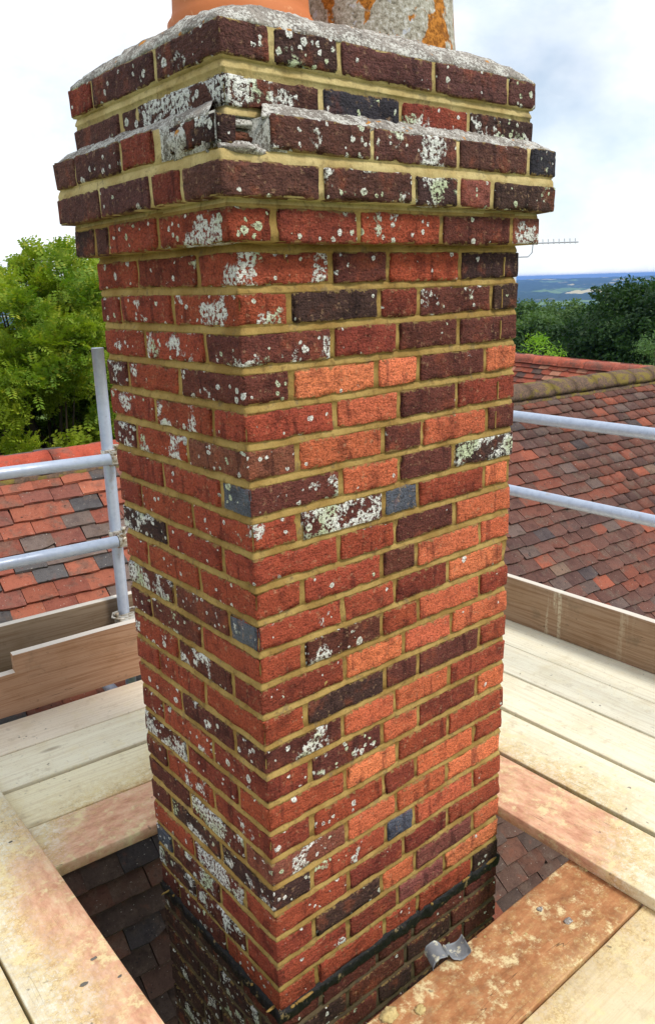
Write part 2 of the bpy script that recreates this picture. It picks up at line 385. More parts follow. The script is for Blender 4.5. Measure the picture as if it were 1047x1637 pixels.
def tube_material():
    t = NT('galvanised_steel'); O = t.geo('Position')
    n = t.noise(O, 40, 5, 0.6); n2 = t.noise(t.scaled(O, (14, 14, 14)), 1.0, 4, 0.6)
    c = t.mix(t.step(n, 0.4, 0.65, 0, 0.6), srgb(192, 202, 218), srgb(174, 186, 204))
    c = t.mix(t.step(n2, 0.60, 0.72, 0, 0.45), c, srgb(168, 160, 148))
    c = t.mix(t.step(t.noise(O, 90, 5, 0.7), 0.64, 0.72, 0, 0.6), c, srgb(108, 104, 100))
    return t.fin(c, t.step(n, 0.3, 0.7, 0.36, 0.55), t.bump(n, 0.15, 0.001), 0.5, 0.35)
M['tube'] = tube_material()
def coupler_material():
    t = NT('plated_coupler_steel'); O = t.geo('Position')
    n = t.noise(O, 55, 5, 0.65)
    c = t.mix(t.step(n, 0.45, 0.62), srgb(196, 190, 176), srgb(132, 112, 84))
    return t.fin(c, 0.5, t.bump(n, 0.4, 0.002), 0.5, 0.55)
M['coupler'] = coupler_material()
def bitumen_material():
    t = NT('black_bitumen'); O = t.geo('Position')
    n = t.noise(O, 70, 6, 0.7)
    c = t.mix(t.step(n, 0.50, 0.72), (0.004, 0.0035, 0.004), (0.016, 0.011, 0.010))
    c = t.mix(t.step(t.noise(O, 130, 6, 0.75), 0.63, 0.68, 0, 0.8), c, srgb(170, 152, 112))
    c = t.mix(t.step(t.noise(O, 24, 6, 0.75), 0.58, 0.63, 0, 0.75), c, srgb(150, 128, 88))
    return t.fin(c, 0.5, t.bump(n, 1.0, 0.006), 0.4)
M['bitumen'] = bitumen_material()
def lead_material():
    t = NT('old_lead_sheet'); O = t.geo('Position')
    n = t.noise(O, 60, 5, 0.65)
    c = t.mix(n, srgb(142, 146, 148), srgb(104, 108, 112))
    c = t.mix(t.step(t.noise(O, 38, 5, 0.7), 0.55, 0.62, 0, 0.85), c, srgb(206, 202, 176))
    return t.fin(c, 0.6, t.bump(n, 0.6, 0.003), 0.4, 0.25)
M['lead'] = lead_material()

def tile_material(name, attr=False):
    t = NT(name); P = t.geo('Position')
    if attr:
        a = t.n('ShaderNodeAttribute', {'attribute_name': 'tint'}); base = a.outputs['Color']; rnd = a.outputs['Alpha']
    else:
        base = t.info('Color'); rnd = t.info('Random')
    O = t.vec('ADD', P, t.n('ShaderNodeCombineXYZ', X=t.math('MULTIPLY', rnd, 23.0), Y=t.math('MULTIPLY', rnd, 11.0)).outputs[0])
    n1 = t.noise(O, 11, 5, 0.6); n2 = t.noise(O, 60, 5, 0.7); n3 = t.noise(O, 210, 3, 0.7)
    c = t.mix(t.step(n1, 0.48, 0.68, 0, 0.55), base, t.mix(1.0, base, (0.5, 0.46, 0.5), 'MULTIPLY'))
    c = t.mix(t.step(n1, 0.28, 0.42, 0.4, 0), c, t.mix(0.3, base, srgb(200, 108, 70)))
    nw = t.noise(O, 6.5, 5, 0.7)
    c = t.mix(t.step(nw, 0.50, 0.64, 0, 0.60), c, t.mix(n2, srgb(122, 102, 88), srgb(76, 62, 54)))
    c = t.mix(t.step(n2, 0.52, 0.70, 0, 0.6), c, t.mix(1.0, c, (0.42, 0.38, 0.38), 'MULTIPLY'))
    c = t.mix(t.step(n2, 0.26, 0.38, 0.35, 0), c, srgb(180, 150, 122))
    c = t.mix(0.4, c, t.mix(1.0, c, t.ramp(n3, [(0.3, (0.6, 0.6, 0.6)), (0.5, (1, 1, 1)), (0.75, (1.4, 1.4, 1.4))]), 'MULTIPLY'))
    c = t.mix(t.step(t.noise(O, 85, 3, 0.6), 0.68, 0.73, 0, 0.7), c, srgb(206, 200, 184))
    c = t.mix(t.step(t.noise(t.vec('ADD', O, (3, 8, 2)), 24, 4, 0.6), 0.66, 0.71, 0, 0.8), c, (0.02, 0.02, 0.018))
    nb = t.bump(t.math('ADD', n2, t.math('MULTIPLY', n3, 0.3)), 0.6, 0.005)
    return t.fin(c, 0.86, nb, 0.25)
M['tile'] = tile_material('clay_roof_tile'); M['tile_attr'] = tile_material('clay_roof_tile_field', True)
def moss_tile():
    t = NT('mossy_ridge_tile'); P = t.geo('Position')
    n = t.noise(P, 9, 5, 0.65); n2 = t.noise(P, 60, 5, 0.7)
    c = t.mix(t.step(n2, 0.4, 0.6), srgb(116, 92, 76), srgb(88, 74, 64))
    c = t.mix(t.step(n, 0.48, 0.60, 0, 0.8), c, t.mix(n2, srgb(140, 118, 46), srgb(108, 100, 54)))
    return t.fin(c, 0.95, t.bump(n2, 0.8, 0.005), 0.15)
M['moss_tile'] = moss_tile()
def plain(name, col, rough=0.8, metal=0.0):
    t = NT(name); P = t.geo('Position')
    c = t.mix(t.noise(P, 6, 5, 0.6), col, t.mix(1.0, col, (0.7, 0.68, 0.66), 'MULTIPLY'))
    return t.fin(c, rough, t.bump(t.noise(P, 40, 4), 0.3, 0.003), 0.3, metal)
M['underlay'] = plain('dark_roof_underlay', srgb(44, 36, 32))
M['wallbrick'] = plain('distant_brick_wall', srgb(132, 74, 54))
M['aerial'] = plain('aerial_aluminium', srgb(188, 192, 198), 0.5, 0.1)
M['plastic'] = plain('pale_plastic', srgb(226, 232, 240), 0.5)

def leaf_material(name, a, b, c3, trans=0.35, scale=1.2):
    t = NT(name); P = t.geo('Position')
    n = t.noise(P, scale, 3, 0.6); n2 = t.noise(P, scale*9, 3, 0.7)
    c = t.mix(t.step(n, 0.38, 0.64), a, b)
    c = t.mix(t.step(n2, 0.52, 0.72, 0, 0.75), c, c3)
    t.fin(c, 0.6, None, 0.25)
    tr = t.n('ShaderNodeBsdfTranslucent', Color=t.mix(1.0, c, (1.5, 1.6, 0.7), 'MULTIPLY'))
    ms = t.n('ShaderNodeMixShader', Fac=trans); t.t.links.new(t.b.outputs[0], ms.inputs[1]); t.t.links.new(tr.outputs[0], ms.inputs[2])
    t.t.links.new(ms.outputs[0], t.out.inputs[0]); return t.m
M['bark'] = plain('tree_bark', srgb(84, 72, 58), 0.95)

# ------------------------------------------------------------------ terrain (structure)
def terrain_material():
    t = NT('countryside'); P = t.geo('Position')
    sx = t.n('ShaderNodeSeparateXYZ', Vector=P)
    dist = t.vec('LENGTH', P)
    v = t.n('ShaderNodeTexVoronoi', {'feature': 'F1'}, Vector=t.scaled(P, (1, 1, 0)), Scale=1/420.0)
    cr = t.n('ShaderNodeSeparateColor', Color=v.outputs['Color'])
    edge = t.n('ShaderNodeTexVoronoi', {'feature': 'DISTANCE_TO_EDGE'}, Vector=t.scaled(P, (1, 1, 0)), Scale=1/420.0).outputs['Distance']
    field = t.ramp(cr.outputs[0], [(0.0, srgb(214, 196, 140)), (0.45, srgb(196, 180, 120)), (0.5, srgb(96, 124, 52)), (1.0, srgb(120, 140, 70))])
    wood = t.mix(t.noise(P, 1/30.0, 4), srgb(34, 52, 22), srgb(56, 74, 32))
    wm = t.step(t.noise(t.scaled(P, (1, 1, 0)), 1/800.0, 4, 0.6), 0.425, 0.44)
    c = t.mix(wm, field, wood)
    c = t.mix(t.step(edge, 0.03, 0.06, 1, 0), c, wood)
    nearg = t.mix(t.noise(P, 0.6, 5), srgb(70, 96, 38), srgb(96, 110, 52))
    c = t.mix(t.step(dist, 120.0, 400.0), nearg, c)
    return t.fin(c, 0.95, None, 0.1)
def terrain():
    R = np.concatenate([[0, 4, 10, 20, 40, 70, 110, 170, 260, 400], np.linspace(560, 12000, 120), [14000, 18000, 26000]])
    A = np.linspace(-math.pi, math.pi, 361)[:-1]
    # finer sectors towards the view
    Af = np.linspace(rad(5), rad(100), 420); A = np.unique(np.round(np.concatenate([A, Af]), 5)); na = len(A)
    RR, AA = np.meshgrid(R, A, indexing='ij')
    X = RR*np.cos(AA); Y = RR*np.sin(AA)
    prof = np.interp(RR, [0, 30, 120, 400, 1200, 2600, 3600, 5000, 6500, 8000, 12000, 26000], [-8.2, -8.3, -12, -36, -85, -118, -112, -92, -56, -36, -50, -130])
    q = np.stack([X.ravel()/1500, Y.ravel()/1500, 0*X.ravel()], 1)
    h = vnoise(q, 3)*9 + vnoise(q*3, 5)*4
    tree = np.clip(vnoise(q*18, 9) + 0.6*vnoise(q*60, 10), -0.4, 1)*11
    amp = np.clip((RR.ravel()-700)/1500, 0, 1)
    Z = prof.ravel() + h*amp + tree*np.clip((RR.ravel()-3000)/1500, 0, 1)
    V = np.stack([X.ravel(), Y.ravel(), Z], 1)
    i = np.arange(len(R)-1)[:, None]; j = np.arange(na)[None, :]; j2 = (j+1) % na
    F = np.stack([i*na+j+0*i, (i+1)*na+j, (i+1)*na+j2, i*na+j2], -1).reshape(-1, 4)
    o = obj('terrain', fast_mesh('terrain', V, F), terrain_material())
    tag(o, None, None, kind='structure'); return o
terrain()

# ------------------------------------------------------------------ the chimney
W, D, PIT = 0.8429, 0.6040, 0.0755
HB, JT = 0.0606, 0.0149                       # brick height, joint
# courses from top to bottom: name, z of brick bottom, projection, left joints (px), left colours, corner, right joints, right colours
PAL = {'R': (152, 71, 49), 'O': (194, 101, 68), 'B': (218, 122, 80), 'D': (98, 52, 43), 'K': (68, 47, 42), 'P': (132, 74, 66),
       'G': (84, 90, 98), 'N': (130, 78, 60), 'M': (128, 59, 44), 'H': (92, 58, 51), 'U': (58, 55, 62)}
RAW = [
 ('k5', [146, 246], 'M2 H2', 'H4', [435, 543, 694, 813], 'K8 H3 H5 H9'),
 ('k4', [193], 'H3', 'H7', [515, 641, 749], 'U2 M6 K7'),
 ('k3', [120, 192, 246], 'H0 H2 M1', 'K6', [430, 596, 733, 846], 'H7 H6 H2 U4'),
 ('k2', [159, 240, 289], 'H0 H1 M0', 'H2', [516, 662, 735, 788], 'H6 K9 P4 K6'),
 ('k1', [151, 174, 252], 'K0 H0 R2', 'R8', [439, 574, 706, 818], 'M3 R5 D2 N7'),
 ('c', [220, 315], 'R2 M3', 'R6', [530, 621, 736], 'D2 R2 K0'),
 ('c', [193, 276], 'M4 R1', 'R5', [464, 607, 670, 787], 'K1 M1 D5 K0'),
 ('c', [232, 328], 'R3 R4', 'D4', [533, 636, 733], 'M1 D1 D0'),
 ('c', [205, 287], 'D6 R2', 'D4', [466, 603, 670, 776], 'B1 B0 D0 B0'),
 ('c', [249, 340], 'R2 R4', 'R3', [537, 639, 731], 'O0 D1 M0'),
 ('c', [219, 300], 'D4 R4', 'N4', [476, 613, 675, 778], 'O0 D0 O0 D0'),
 ('c', [261, 354], 'R1 R1', 'D5|G', [546, 638, 725], 'O1 D0 K8'),
 ('c', [226, 308], 'M3 R2', 'R4', [479, 614, 669, 774], 'D8 G1 R0 B0'),
 ('c', [267, 356], 'K7 R1', 'R1', [542, 632, 726], 'R4 D0 O1'),
 ('c', [237, 319], 'R1 R1', 'R1', [485, 611, 666, 767], 'R1 D0 O0 O0'),
 ('c', [279, 366], 'D8 D4', 'R3|G', [549, 632, 716], 'R0 M0 B1'),
 ('c', [242, 322], 'D3 D4', 'R0', [486, 611, 669, 767], 'D6 R0 O0 R0'),
 ('c', [285, 372], 'R2 D7', 'M3', [552, 646, 722], 'B0 O0 O1'),
 ('c', [255, 328], 'R1 R1', 'R1', [490, 616, 669, 766], 'K0 D0 D0 R0'),
 ('c', [292, 375], 'R2 D3', 'D4', [549, 632, 718], 'O0 O0 R0'),
 ('c', [262, 340], 'M3 R4', 'M2', [497, 612, 669, 762], 'D5 O0 M0 O1'),
 ('c', [299, 381], 'D8 M2', 'R1', [553, 636, 716], 'B0 R0 R0'),
 ('c', [268, 343], 'D1 R4', 'M2', [500, 614, 665, 757], 'R4 M0 O0 R0'),
 ('c', [305, 391], 'D4 D8', 'N5', [555, 634, 714], 'O0 O0 B0'),
 ('c', [274, 353], 'D3 K5', 'K6|R', [500, 618, 662, 756], 'R4 G0 O0 R0'),
 ('c', [310, 391], 'R1 D8', 'R3', [558, 645, 715], 'M1 M0 R0'),
 ('c', [276, 352], 'G3 D6', 'R1', [503, 610, 664, 756], 'K2 O0 P0 O0'),
 ('c', [313, 394], 'K5 D6', 'R1', [557, 636, 710], 'M0 P0 B0'),
 ('c', [286, 361], 'D1 D5', 'R3', [508, 615, 668, 754], 'R1 R1 R0 K1'),
]
PROJ = {'k5': 0.018, 'k4': 0.014, 'k3': 0.056, 'k2': 0.058, 'k1': 0.034, 'c': 0.0}
END_WORN = {7: 0.018, 10: 0.026, 18: 0.012}   # shaft courses whose last brick is worn back at the far arris
COURSES = []
for i, r_ in enumerate(RAW): COURSES.append((r_[0], (5-i)*PIT, PROJ[r_[0]], i-5) + tuple(r_[1:]))
nlow = 10
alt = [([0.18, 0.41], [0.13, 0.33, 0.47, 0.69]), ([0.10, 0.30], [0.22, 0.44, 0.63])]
for k in range(nlow):  # bricks below the flashing darker, shade of the opening put into their colour
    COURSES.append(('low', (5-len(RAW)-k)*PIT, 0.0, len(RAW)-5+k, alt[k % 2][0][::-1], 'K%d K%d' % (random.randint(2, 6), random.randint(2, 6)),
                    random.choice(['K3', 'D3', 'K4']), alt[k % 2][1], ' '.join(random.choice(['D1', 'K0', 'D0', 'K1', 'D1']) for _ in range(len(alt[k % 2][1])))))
def solve_u(face, px, zc, proj):
    lo, hi = -0.08, 1.0
    for _ in range(40):
        mdl = (lo+hi)/2
        x = project((mdl, -proj, zc))[0] if face == 'R' else project((-proj, mdl, zc))[0]
        if (x < px) == (face == 'R'): lo = mdl
        else: hi = mdl
    return (lo+hi)/2

chimney = empty('chimney', (W/2, D/2, -3.0))
tag(chimney, 'tall red brick chimney stack with corbelled dark brick crown and lichen spots', 'chimney')
CHI = chimney.matrix_world.copy(); CHI.translation = chimney.location
def child(o):
    o.parent = chimney; o.matrix_parent_inverse = Matrix.Translation(-chimney.location); return o

def make_brick(x0, x1, y0, y1, z0, z1, seed, fine_x=True, fine_y=True, erode=0.0, left_glaze=False):
    lx, ly, lz = x1-x0, y1-y0, z1-z0; r = 0.0035
    rs = np.random.RandomState(seed)
    ax = spaced(lx, r, 0.011 if fine_x else 0.05); ay = spaced(ly, r, 0.011 if fine_y else 0.05); az = spaced(lz, r, 0.011)
    V, F = box_lattice(ax, ay, az)
    lo = np.array([r, r, r]); hi = np.array([lx-r, ly-r, lz-r])
    cl_ = np.clip(V, lo, hi); dlt = V-cl_; ln = np.linalg.norm(dlt, axis=1, keepdims=True); nrm = dlt/np.maximum(ln, 1e-9)
    V = cl_ + nrm*r
    Q = V + rs.uniform(-50, 50, 3)
    # arrises knocked about, faces uneven
    edge = (np.abs(dlt) > r*0.5).sum(1) >= 2
    face_n = vnoise(Q*28, seed)*0.0011 + vnoise(Q*75, seed+1)*0.0008
    V = V + nrm*face_n[:, None]
    chip = np.clip(vnoise(Q*40, seed+2)*1.1 + 0.5*vnoise(Q*95, seed+8), -0.1, 1)
    ctr = np.array([lx, ly, lz])/2
    inw = -(np.sign(V-ctr))*(np.abs(dlt) > r*0.5)
    V = V + inw*(edge*np.clip(chip, 0, 1)*(0.0058+erode*0.003))[:, None]
    V = V + np.stack([vnoise(Q*34, seed+3), vnoise(Q*34, seed+4), vnoise(Q*26, seed+5)], 1)*np.array([0.0016, 0.0016, 0.0021])
    if erode:
        V = V + nrm*(-erode*(0.5+0.5*vnoise(Q*30, seed+6)))[:, None]*0.0022
    c0 = np.array([(x0+x1)/2, (y0+y1)/2, z0])
    V = V + np.array([x0, y0, z0]) - c0
    me = mesh('brick', V, F)
    me.materials.append(M['brick'])
    if left_glaze:
        me.materials.append(M['glazed'])
        for p in me.polygons:
            if p.normal.x < -0.6: p.material_index = 1
    return me, c0
def colour(tok):
    c = srgb(*PAL[tok[0]]); j = random.uniform(0.86, 1.12)
    li = int(tok[1])/10 if len(tok) > 1 and tok[1].isdigit() else 0.0
    li = min(0.80, li*0.96) + (0.05 if li == 0 else 0.07)
    return (c[0]*j, c[1]*j*random.uniform(0.95, 1.05), c[2]*j*random.uniform(0.93, 1.07), li)
JW = 0.0066
bseed = 100; JOINTS = []; n_bricks = 0
def place(me_c0, tok, jit=True):
    me, c0 = me_c0
    o = obj('brick', me, None, None, colour(tok)); child(o)
    o.location = c0 + np.array([0, 0, random.uniform(-.0014, .0014) if jit else 0])
    if jit: o.rotation_euler = (random.uniform(-.008, .008), random.uniform(-.009, .009), random.uniform(-.006, .006))
    return o
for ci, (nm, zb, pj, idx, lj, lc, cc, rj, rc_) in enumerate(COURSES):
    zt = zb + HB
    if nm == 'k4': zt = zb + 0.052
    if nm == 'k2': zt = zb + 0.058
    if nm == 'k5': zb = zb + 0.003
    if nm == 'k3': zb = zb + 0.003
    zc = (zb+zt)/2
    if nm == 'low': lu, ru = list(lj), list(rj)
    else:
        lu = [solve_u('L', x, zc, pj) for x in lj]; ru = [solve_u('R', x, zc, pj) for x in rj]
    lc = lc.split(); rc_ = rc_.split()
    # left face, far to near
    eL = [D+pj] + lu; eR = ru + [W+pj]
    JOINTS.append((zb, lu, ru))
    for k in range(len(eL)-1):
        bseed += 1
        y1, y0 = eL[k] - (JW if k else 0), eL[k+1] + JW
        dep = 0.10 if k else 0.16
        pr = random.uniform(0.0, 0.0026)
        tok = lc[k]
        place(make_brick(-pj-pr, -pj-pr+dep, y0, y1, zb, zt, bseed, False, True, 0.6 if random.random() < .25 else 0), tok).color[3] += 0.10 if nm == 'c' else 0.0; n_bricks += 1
    # right face
    for k in range(len(eR)-1):
        bseed += 1
        x0, x1 = eR[k] + JW, eR[k+1] - (JW if k < len(eR)-2 else 0)
        if k == len(eR)-2 and idx in END_WORN and nm == 'c': x1 -= END_WORN[idx]
        pr = random.uniform(0.0, 0.0028); er = 0.0
        if rc_[k][0] in 'B': pr = 0.0012; er = 0.6
        place(make_brick(x0, x1, -pj-pr, -pj-pr+0.10, zb, zt, bseed, True, False, er), rc_[k]); n_bricks += 1
    # corner
    bseed += 1
    tok = cc.split('|')[0]; lg = cc.endswith('|G')
    if nm == 'k3':   # the corner brick is broken away: only its left-hand remnant is left
        place(make_brick(-pj, -pj+0.045, -pj+0.012, eL[-1]-0.055, zb+0.006, zt-0.004, bseed, True, True, 1.0), 'K4'); continue
    place(make_brick(-pj, eR[0]-JW, -pj, eL[-1]-JW, zb, zt, bseed, True, True, 0.3, lg), tok, False); n_bricks += 1

# mortar body: one ring surface, recessed joints struck back under each brick
def mortar_body():
    ztop = 5*PIT + HB + 0.002; zbot = COURSES[-1][1] - 0.02
    rows = []
    for ci in range(len(COURSES)-1, -1, -1):
        nm, zb, pj, *_ = COURSES[ci]
        below = COURSES[ci+1][2] if ci+1 < len(COURSES) else pj
        mn = min(pj, below)
        for tt in (0.0, 0.15, 0.4, 0.65, 0.85, 1.0):       # bed joint under the course
            rows.append((zb-JT+tt*JT, mn, 'b', tt, ci))
        for tt in (0.02, 0.3, 0.65, 0.98): rows.append((zb+tt*HB, pj, 'p', tt, ci))
    step = 0.006
    ly = list(np.arange(0, 1.0001, step/D))[::-1]; rx = list(np.arange(step/W, 1.0001, step/W))
    bx = [0.75, 0.5, 0.25]; by = [0.33, 0.66]
    per = [('L', s) for s in ly] + [('R', s) for s in rx] + [('X', s) for s in by] + [('Y', s) for s in bx]
    V = []; n = len(per)
    Pn = []
    for z, o, kind, tt, ci in rows:
        for f, s in per:
            Pn.append((s*W if f in 'RY' else (0 if f == 'L' else W), s*D if f in 'LX' else (0 if f == 'R' else D), z))
    Pn = np.array(Pn); N1 = vnoise(Pn*45, 21)*0.0012 + vnoise(Pn*150, 22)*0.0007; N2 = vnoise(Pn*12, 23)
    k = 0
    for z, o, kind, tt, ci in rows:
        nm = COURSES[ci][0]
        for f, s in per:
            if kind == 'b': ins = 0.0014 + 0.0042*tt**1.6
            else: ins = 0.0034
            ins += 1.3*N1[k] + 0.0012*N2[k]; zz = z + (0.0012*N2[k] if kind == 'b' else 0)
            h = o - ins
            hx = h; hy = h
            if nm == 'k3' and kind == 'p' and f == 'R' and s*W < 0.088: hy = o - 0.060
            if nm == 'k3' and kind == 'p' and f == 'L' and s < 0.001: hy = o - 0.060
            if nm == 'k3' and kind == 'p' and f == 'R' and s*W < 0.04: hx = h
            if f == 'L': V.append((-hx, -hy if s < 1e-6 else s*(D+2*h)-h, zz))
            elif f == 'R': V.append(((s*(W+2*h)-h), -hy, zz))
            elif f == 'X': V.append((W+h, s*(D+2*h)-h, zz))
            else: V.append((s*(W+2*h)-h, D+h, zz))
            k += 1
    F = []
    for a in range(len(rows)-1):
        for b in range(n):
            b2 = (b+1) % n; F.append((a*n+b, a*n+b2, (a+1)*n+b2, (a+1)*n+b))
    me = mesh('mortar', V, F)
    me.materials.append(M['mortar']); me.materials.append(M['mortar_pale']); me.materials.append(M['cement_dark']); me.materials.append(M['mortar_shaded'])
    for p in me.polygons:
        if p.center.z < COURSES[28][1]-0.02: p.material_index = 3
        if p.center.z > 1.9*PIT: p.material_index = 1
        if 3*PIT+0.004 < p.center.z < 3*PIT+HB and ((p.center.x < 0.09 and p.center.y < 0.012) or (p.center.x < 0 and p.center.y < 0.15)): p.material_index = 2
    return child(obj('mortar', me))
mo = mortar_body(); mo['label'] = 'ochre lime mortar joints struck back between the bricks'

# plain bricks of the two faces turned away, one joined part
def back_bricks():
    V = []; F = []
    for ci, (nm, zb, pj, *_) in enumerate(COURSES):
        for face in ('X', 'Y'):
            Lf = (D if face == 'X' else W) + 2*pj; nb = 3 if face == 'X' else 4
            e = [0] + [(k + (0.5 if ci % 2 else 0.0))*Lf/nb for k in range(1 if not ci % 2 else 0, nb)] + [Lf]
            for a, b in zip(e[:-1], e[1:]):
                if face == 'X': x0, x1, y0, y1 = W+pj-0.05, W+pj+0.001, a-pj+JW, b-pj-JW
                else: x0, x1, y0, y1 = a-pj+JW, b-pj-JW, D+pj-0.05, D+pj+0.001
                if face == 'X' and a == 0: y0 += 0.105
                if face == 'Y' and a == 0: x0 += 0.165
                if face == 'X' and b == Lf: y1 -= 0.055
                bs = len(V)
                for x in (x0, x1):
                    for y in (y0, y1):
                        for z in (zb, zb+HB): V.append((x, y, z))
                for f in ((0, 1, 3, 2), (4, 6, 7, 5), (0, 4, 5, 1), (2, 3, 7, 6), (0, 2, 6, 4), (1, 5, 7, 3)): F.append([bs+i for i in f])
    o = child(obj('brickwork', mesh('brickwork', V, F, False), M['brick'], None, (*srgb(132, 56, 40), 0.1)))
    o['kind'] = 'stuff'
back_bricks()

def ring_strip(name, prof, mat_, noise=0.002, step=0.012, skip=None, seed=0, freq=30, label=None):
    """profile (projection, z) swept round the stack"""
    s1 = [('L', s) for s in np.arange(0, 1.0001, step/D)[::-1]] + [('R', s) for s in np.arange(step/W, 1.0001, step/W)]
    s1 += [('X', 0.33), ('X', 0.66), ('Y', 1.0), ('Y', 0.66), ('Y', 0.33)]
    V = []; n = len(s1)
    for pr_ in prof:
        pjn, z = pr_[:2]; rcn = pr_[2] if len(pr_) > 2 else 0.0; n0 = len(V)
        for f, s in s1:
            h = pjn
            if f == 'L': V.append((-h, s*(D+2*h)-h, z))
            elif f == 'R': V.append((s*(W+2*h)-h, -h, z))
            elif f == 'X': V.append((W+h, s*(D+2*h)-h, z))
            else: V.append((s*(W+2*h)-h, D+h, z))
        if rcn > 0:
            for i in range(n0, len(V)):
                x, y, zz = V[i]; cx = min(max(x, -pjn+rcn), W+pjn-rcn); cy = min(max(y, -pjn+rcn), D+pjn-rcn); l_ = math.hypot(x-cx, y-cy)
                if l_ > 1e-9: V[i] = (cx+(x-cx)/l_*rcn, cy+(y-cy)/l_*rcn, zz)
    V = np.array(V); V = V + noise*np.stack([vnoise(V*freq, seed+k) + 0.5*vnoise(V*freq*3, seed+k+7) for k in range(3)], 1)
    F = []
    for a in range(len(prof)-1):
        for b in range(n):
            b2 = (b+1) % n
            if skip:
                f, s = s1[b]; f2, s2 = s1[b2]
                if skip(f, s) and skip(f2, s2): continue
            F.append((a*n+b, a*n+b2, (a+1)*n+b2, (a+1)*n+b))
    o = child(obj(name, mesh(name, V, F), mat_))
    if label: o['label'] = label
    return o
z3 = 3*PIT + HB; z5 = 5*PIT + HB
# weathered fillet on the ledge of the oversailing course; broken away at the missing corner brick
ring_strip('mortar_fillet', [(0.0, z3-0.012), (0.0530, z3-0.004), (0.0525, z3+0.000), (0.0430, z3+0.008), (0.0340, z3+0.015), (0.0250, z3+0.021), (0.0160, z3+0.026), (0.0, z3+0.032)],
           M['cement'], 0.0030, 0.008, lambda f, s: (f == 'R' and s*W < 0.088) or (f == 'L' and s < 0.05), 31, 48, 'grey weathered mortar fillet on the corbel ledge')
# top flaunching
prof = [(0.002, z5-0.006, 0.0), (0.0150, z5-0.002, 0.0), (0.0145, z5+0.004, 0.01), (0.006, z5+0.016, 0.03), (-0.006, z5+0.028, 0.06), (-0.022, z5+0.040, 0.09), (-0.05, z5+0.052, 0.12),
        (-0.10, z5+0.066, 0.12), (-0.16, z5+0.080, 0.10), (-0.22, z5+0.090, 0.06), (-0.29, z5+0.095, 0.01)]
ring_strip('flaunching', prof, M['cement'], 0.0040, 0.008, None, 41, 40, 'rough grey mortar cap sloping up to the pots')
# black bitumen tray course near the bottom
zf = COURSES[28][1]
ring_strip('flashing_strip', [(-0.006, zf+0.006), (0.0025, zf+0.003), (0.0065, zf-0.003), (0.0080, zf-0.010), (0.0080, zf-0.018), (0.0075, zf-0.026), (0.0050, zf-0.031), (-0.006, zf-0.034)],
           M['bitumen'], 0.0042, 0.006, None, 51, 60, 'black bitumen coated flashing strip round the foot')
def lump(name, loc, size, mat_, seed, parent_ch=False, flat=0.55):
    n = 12; V = []; F = []
    for i in range(n+1):
        th = math.pi*i/n
        for j in range(2*n):
            ph = math.pi*j/n; V.append((math.sin(th)*math.cos(ph), math.sin(th)*math.sin(ph), math.cos(th)))
    for i in range(n):
        for j in range(2*n):
            j2 = (j+1) % (2*n); F.append((i*2*n+j, (i+1)*2*n+j, (i+1)*2*n+j2, i*2*n+j2))
    V = np.array(V); rr = 1 + 0.35*vnoise(V*1.7+seed, seed) + 0.2*vnoise(V*4+seed, seed+1) + 0.1*vnoise(V*9, seed+2)
    V = V*rr[:, None]*np.array(size); V[:, 2] *= 1.0
    V[:, 2] = np.maximum(V[:, 2], -size[2]*flat)
    o = obj(name, mesh(name, V, F), mat_)
    if parent_ch: child(o)
    o.location = loc; return o
o = lump('mortar_rubble', (-0.002, -0.030, 3*PIT+0.002), (0.052, 0.028, 0.015), M['cement'], 5, True); o['label'] = 'white crusted rubble where the corner brick is missing'
o = lump('mortar_rubble', (0.012, -0.006, 3*PIT+0.048), (0.036, 0.014, 0.010), M['cement_dark'], 8, True)
o = lump('mortar_rubble', (0.008, -0.004, 3*PIT+0.026), (0.040, 0.012, 0.012), M['brick'], 11, True); o.color = (*srgb(110, 70, 54), 0.3)
o = lump('cement_patch', (-0.046, 0.088, 3*PIT+0.032), (0.014, 0.040, 0.034), M['cement_dark'], 14, True, 1.0); o['label'] = 'grey cement patch filling a lost brick'
# bits of mortar and lichen stuck along the flashing
for k in range(11):
    u = random.uniform(0.02, 0.98)**(1 if k % 2 else 2)
    loc = (u*W, -0.006, zf+0.001) if k % 3 else (-0.006, u*D, zf+0.001)
    o = lump('mortar_crumb', loc, (random.choice([.004, .007, .016, .024]), random.uniform(.003, .005), random.uniform(.002, .005)), M['mortar'], 60+k, True)

for ci, px in ((5, 804), (6, 800), (7, 798), (9, 794), (10, 790)):
    zb = COURSES[ci][1]; u = solve_u('R', px, zb+HB/2, 0.0)
    V, F = box_lattice([0, 0.0028], [-0.0042, 0.01], list(np.linspace(0.004, HB*0.8, 7))); V = V + np.array([u, 0, zb]); V[:, 0] += vnoise(V*70, ci)*0.0022
    child(obj('mortar_line', mesh('mortar_line', V, F, False), M['mortar']))
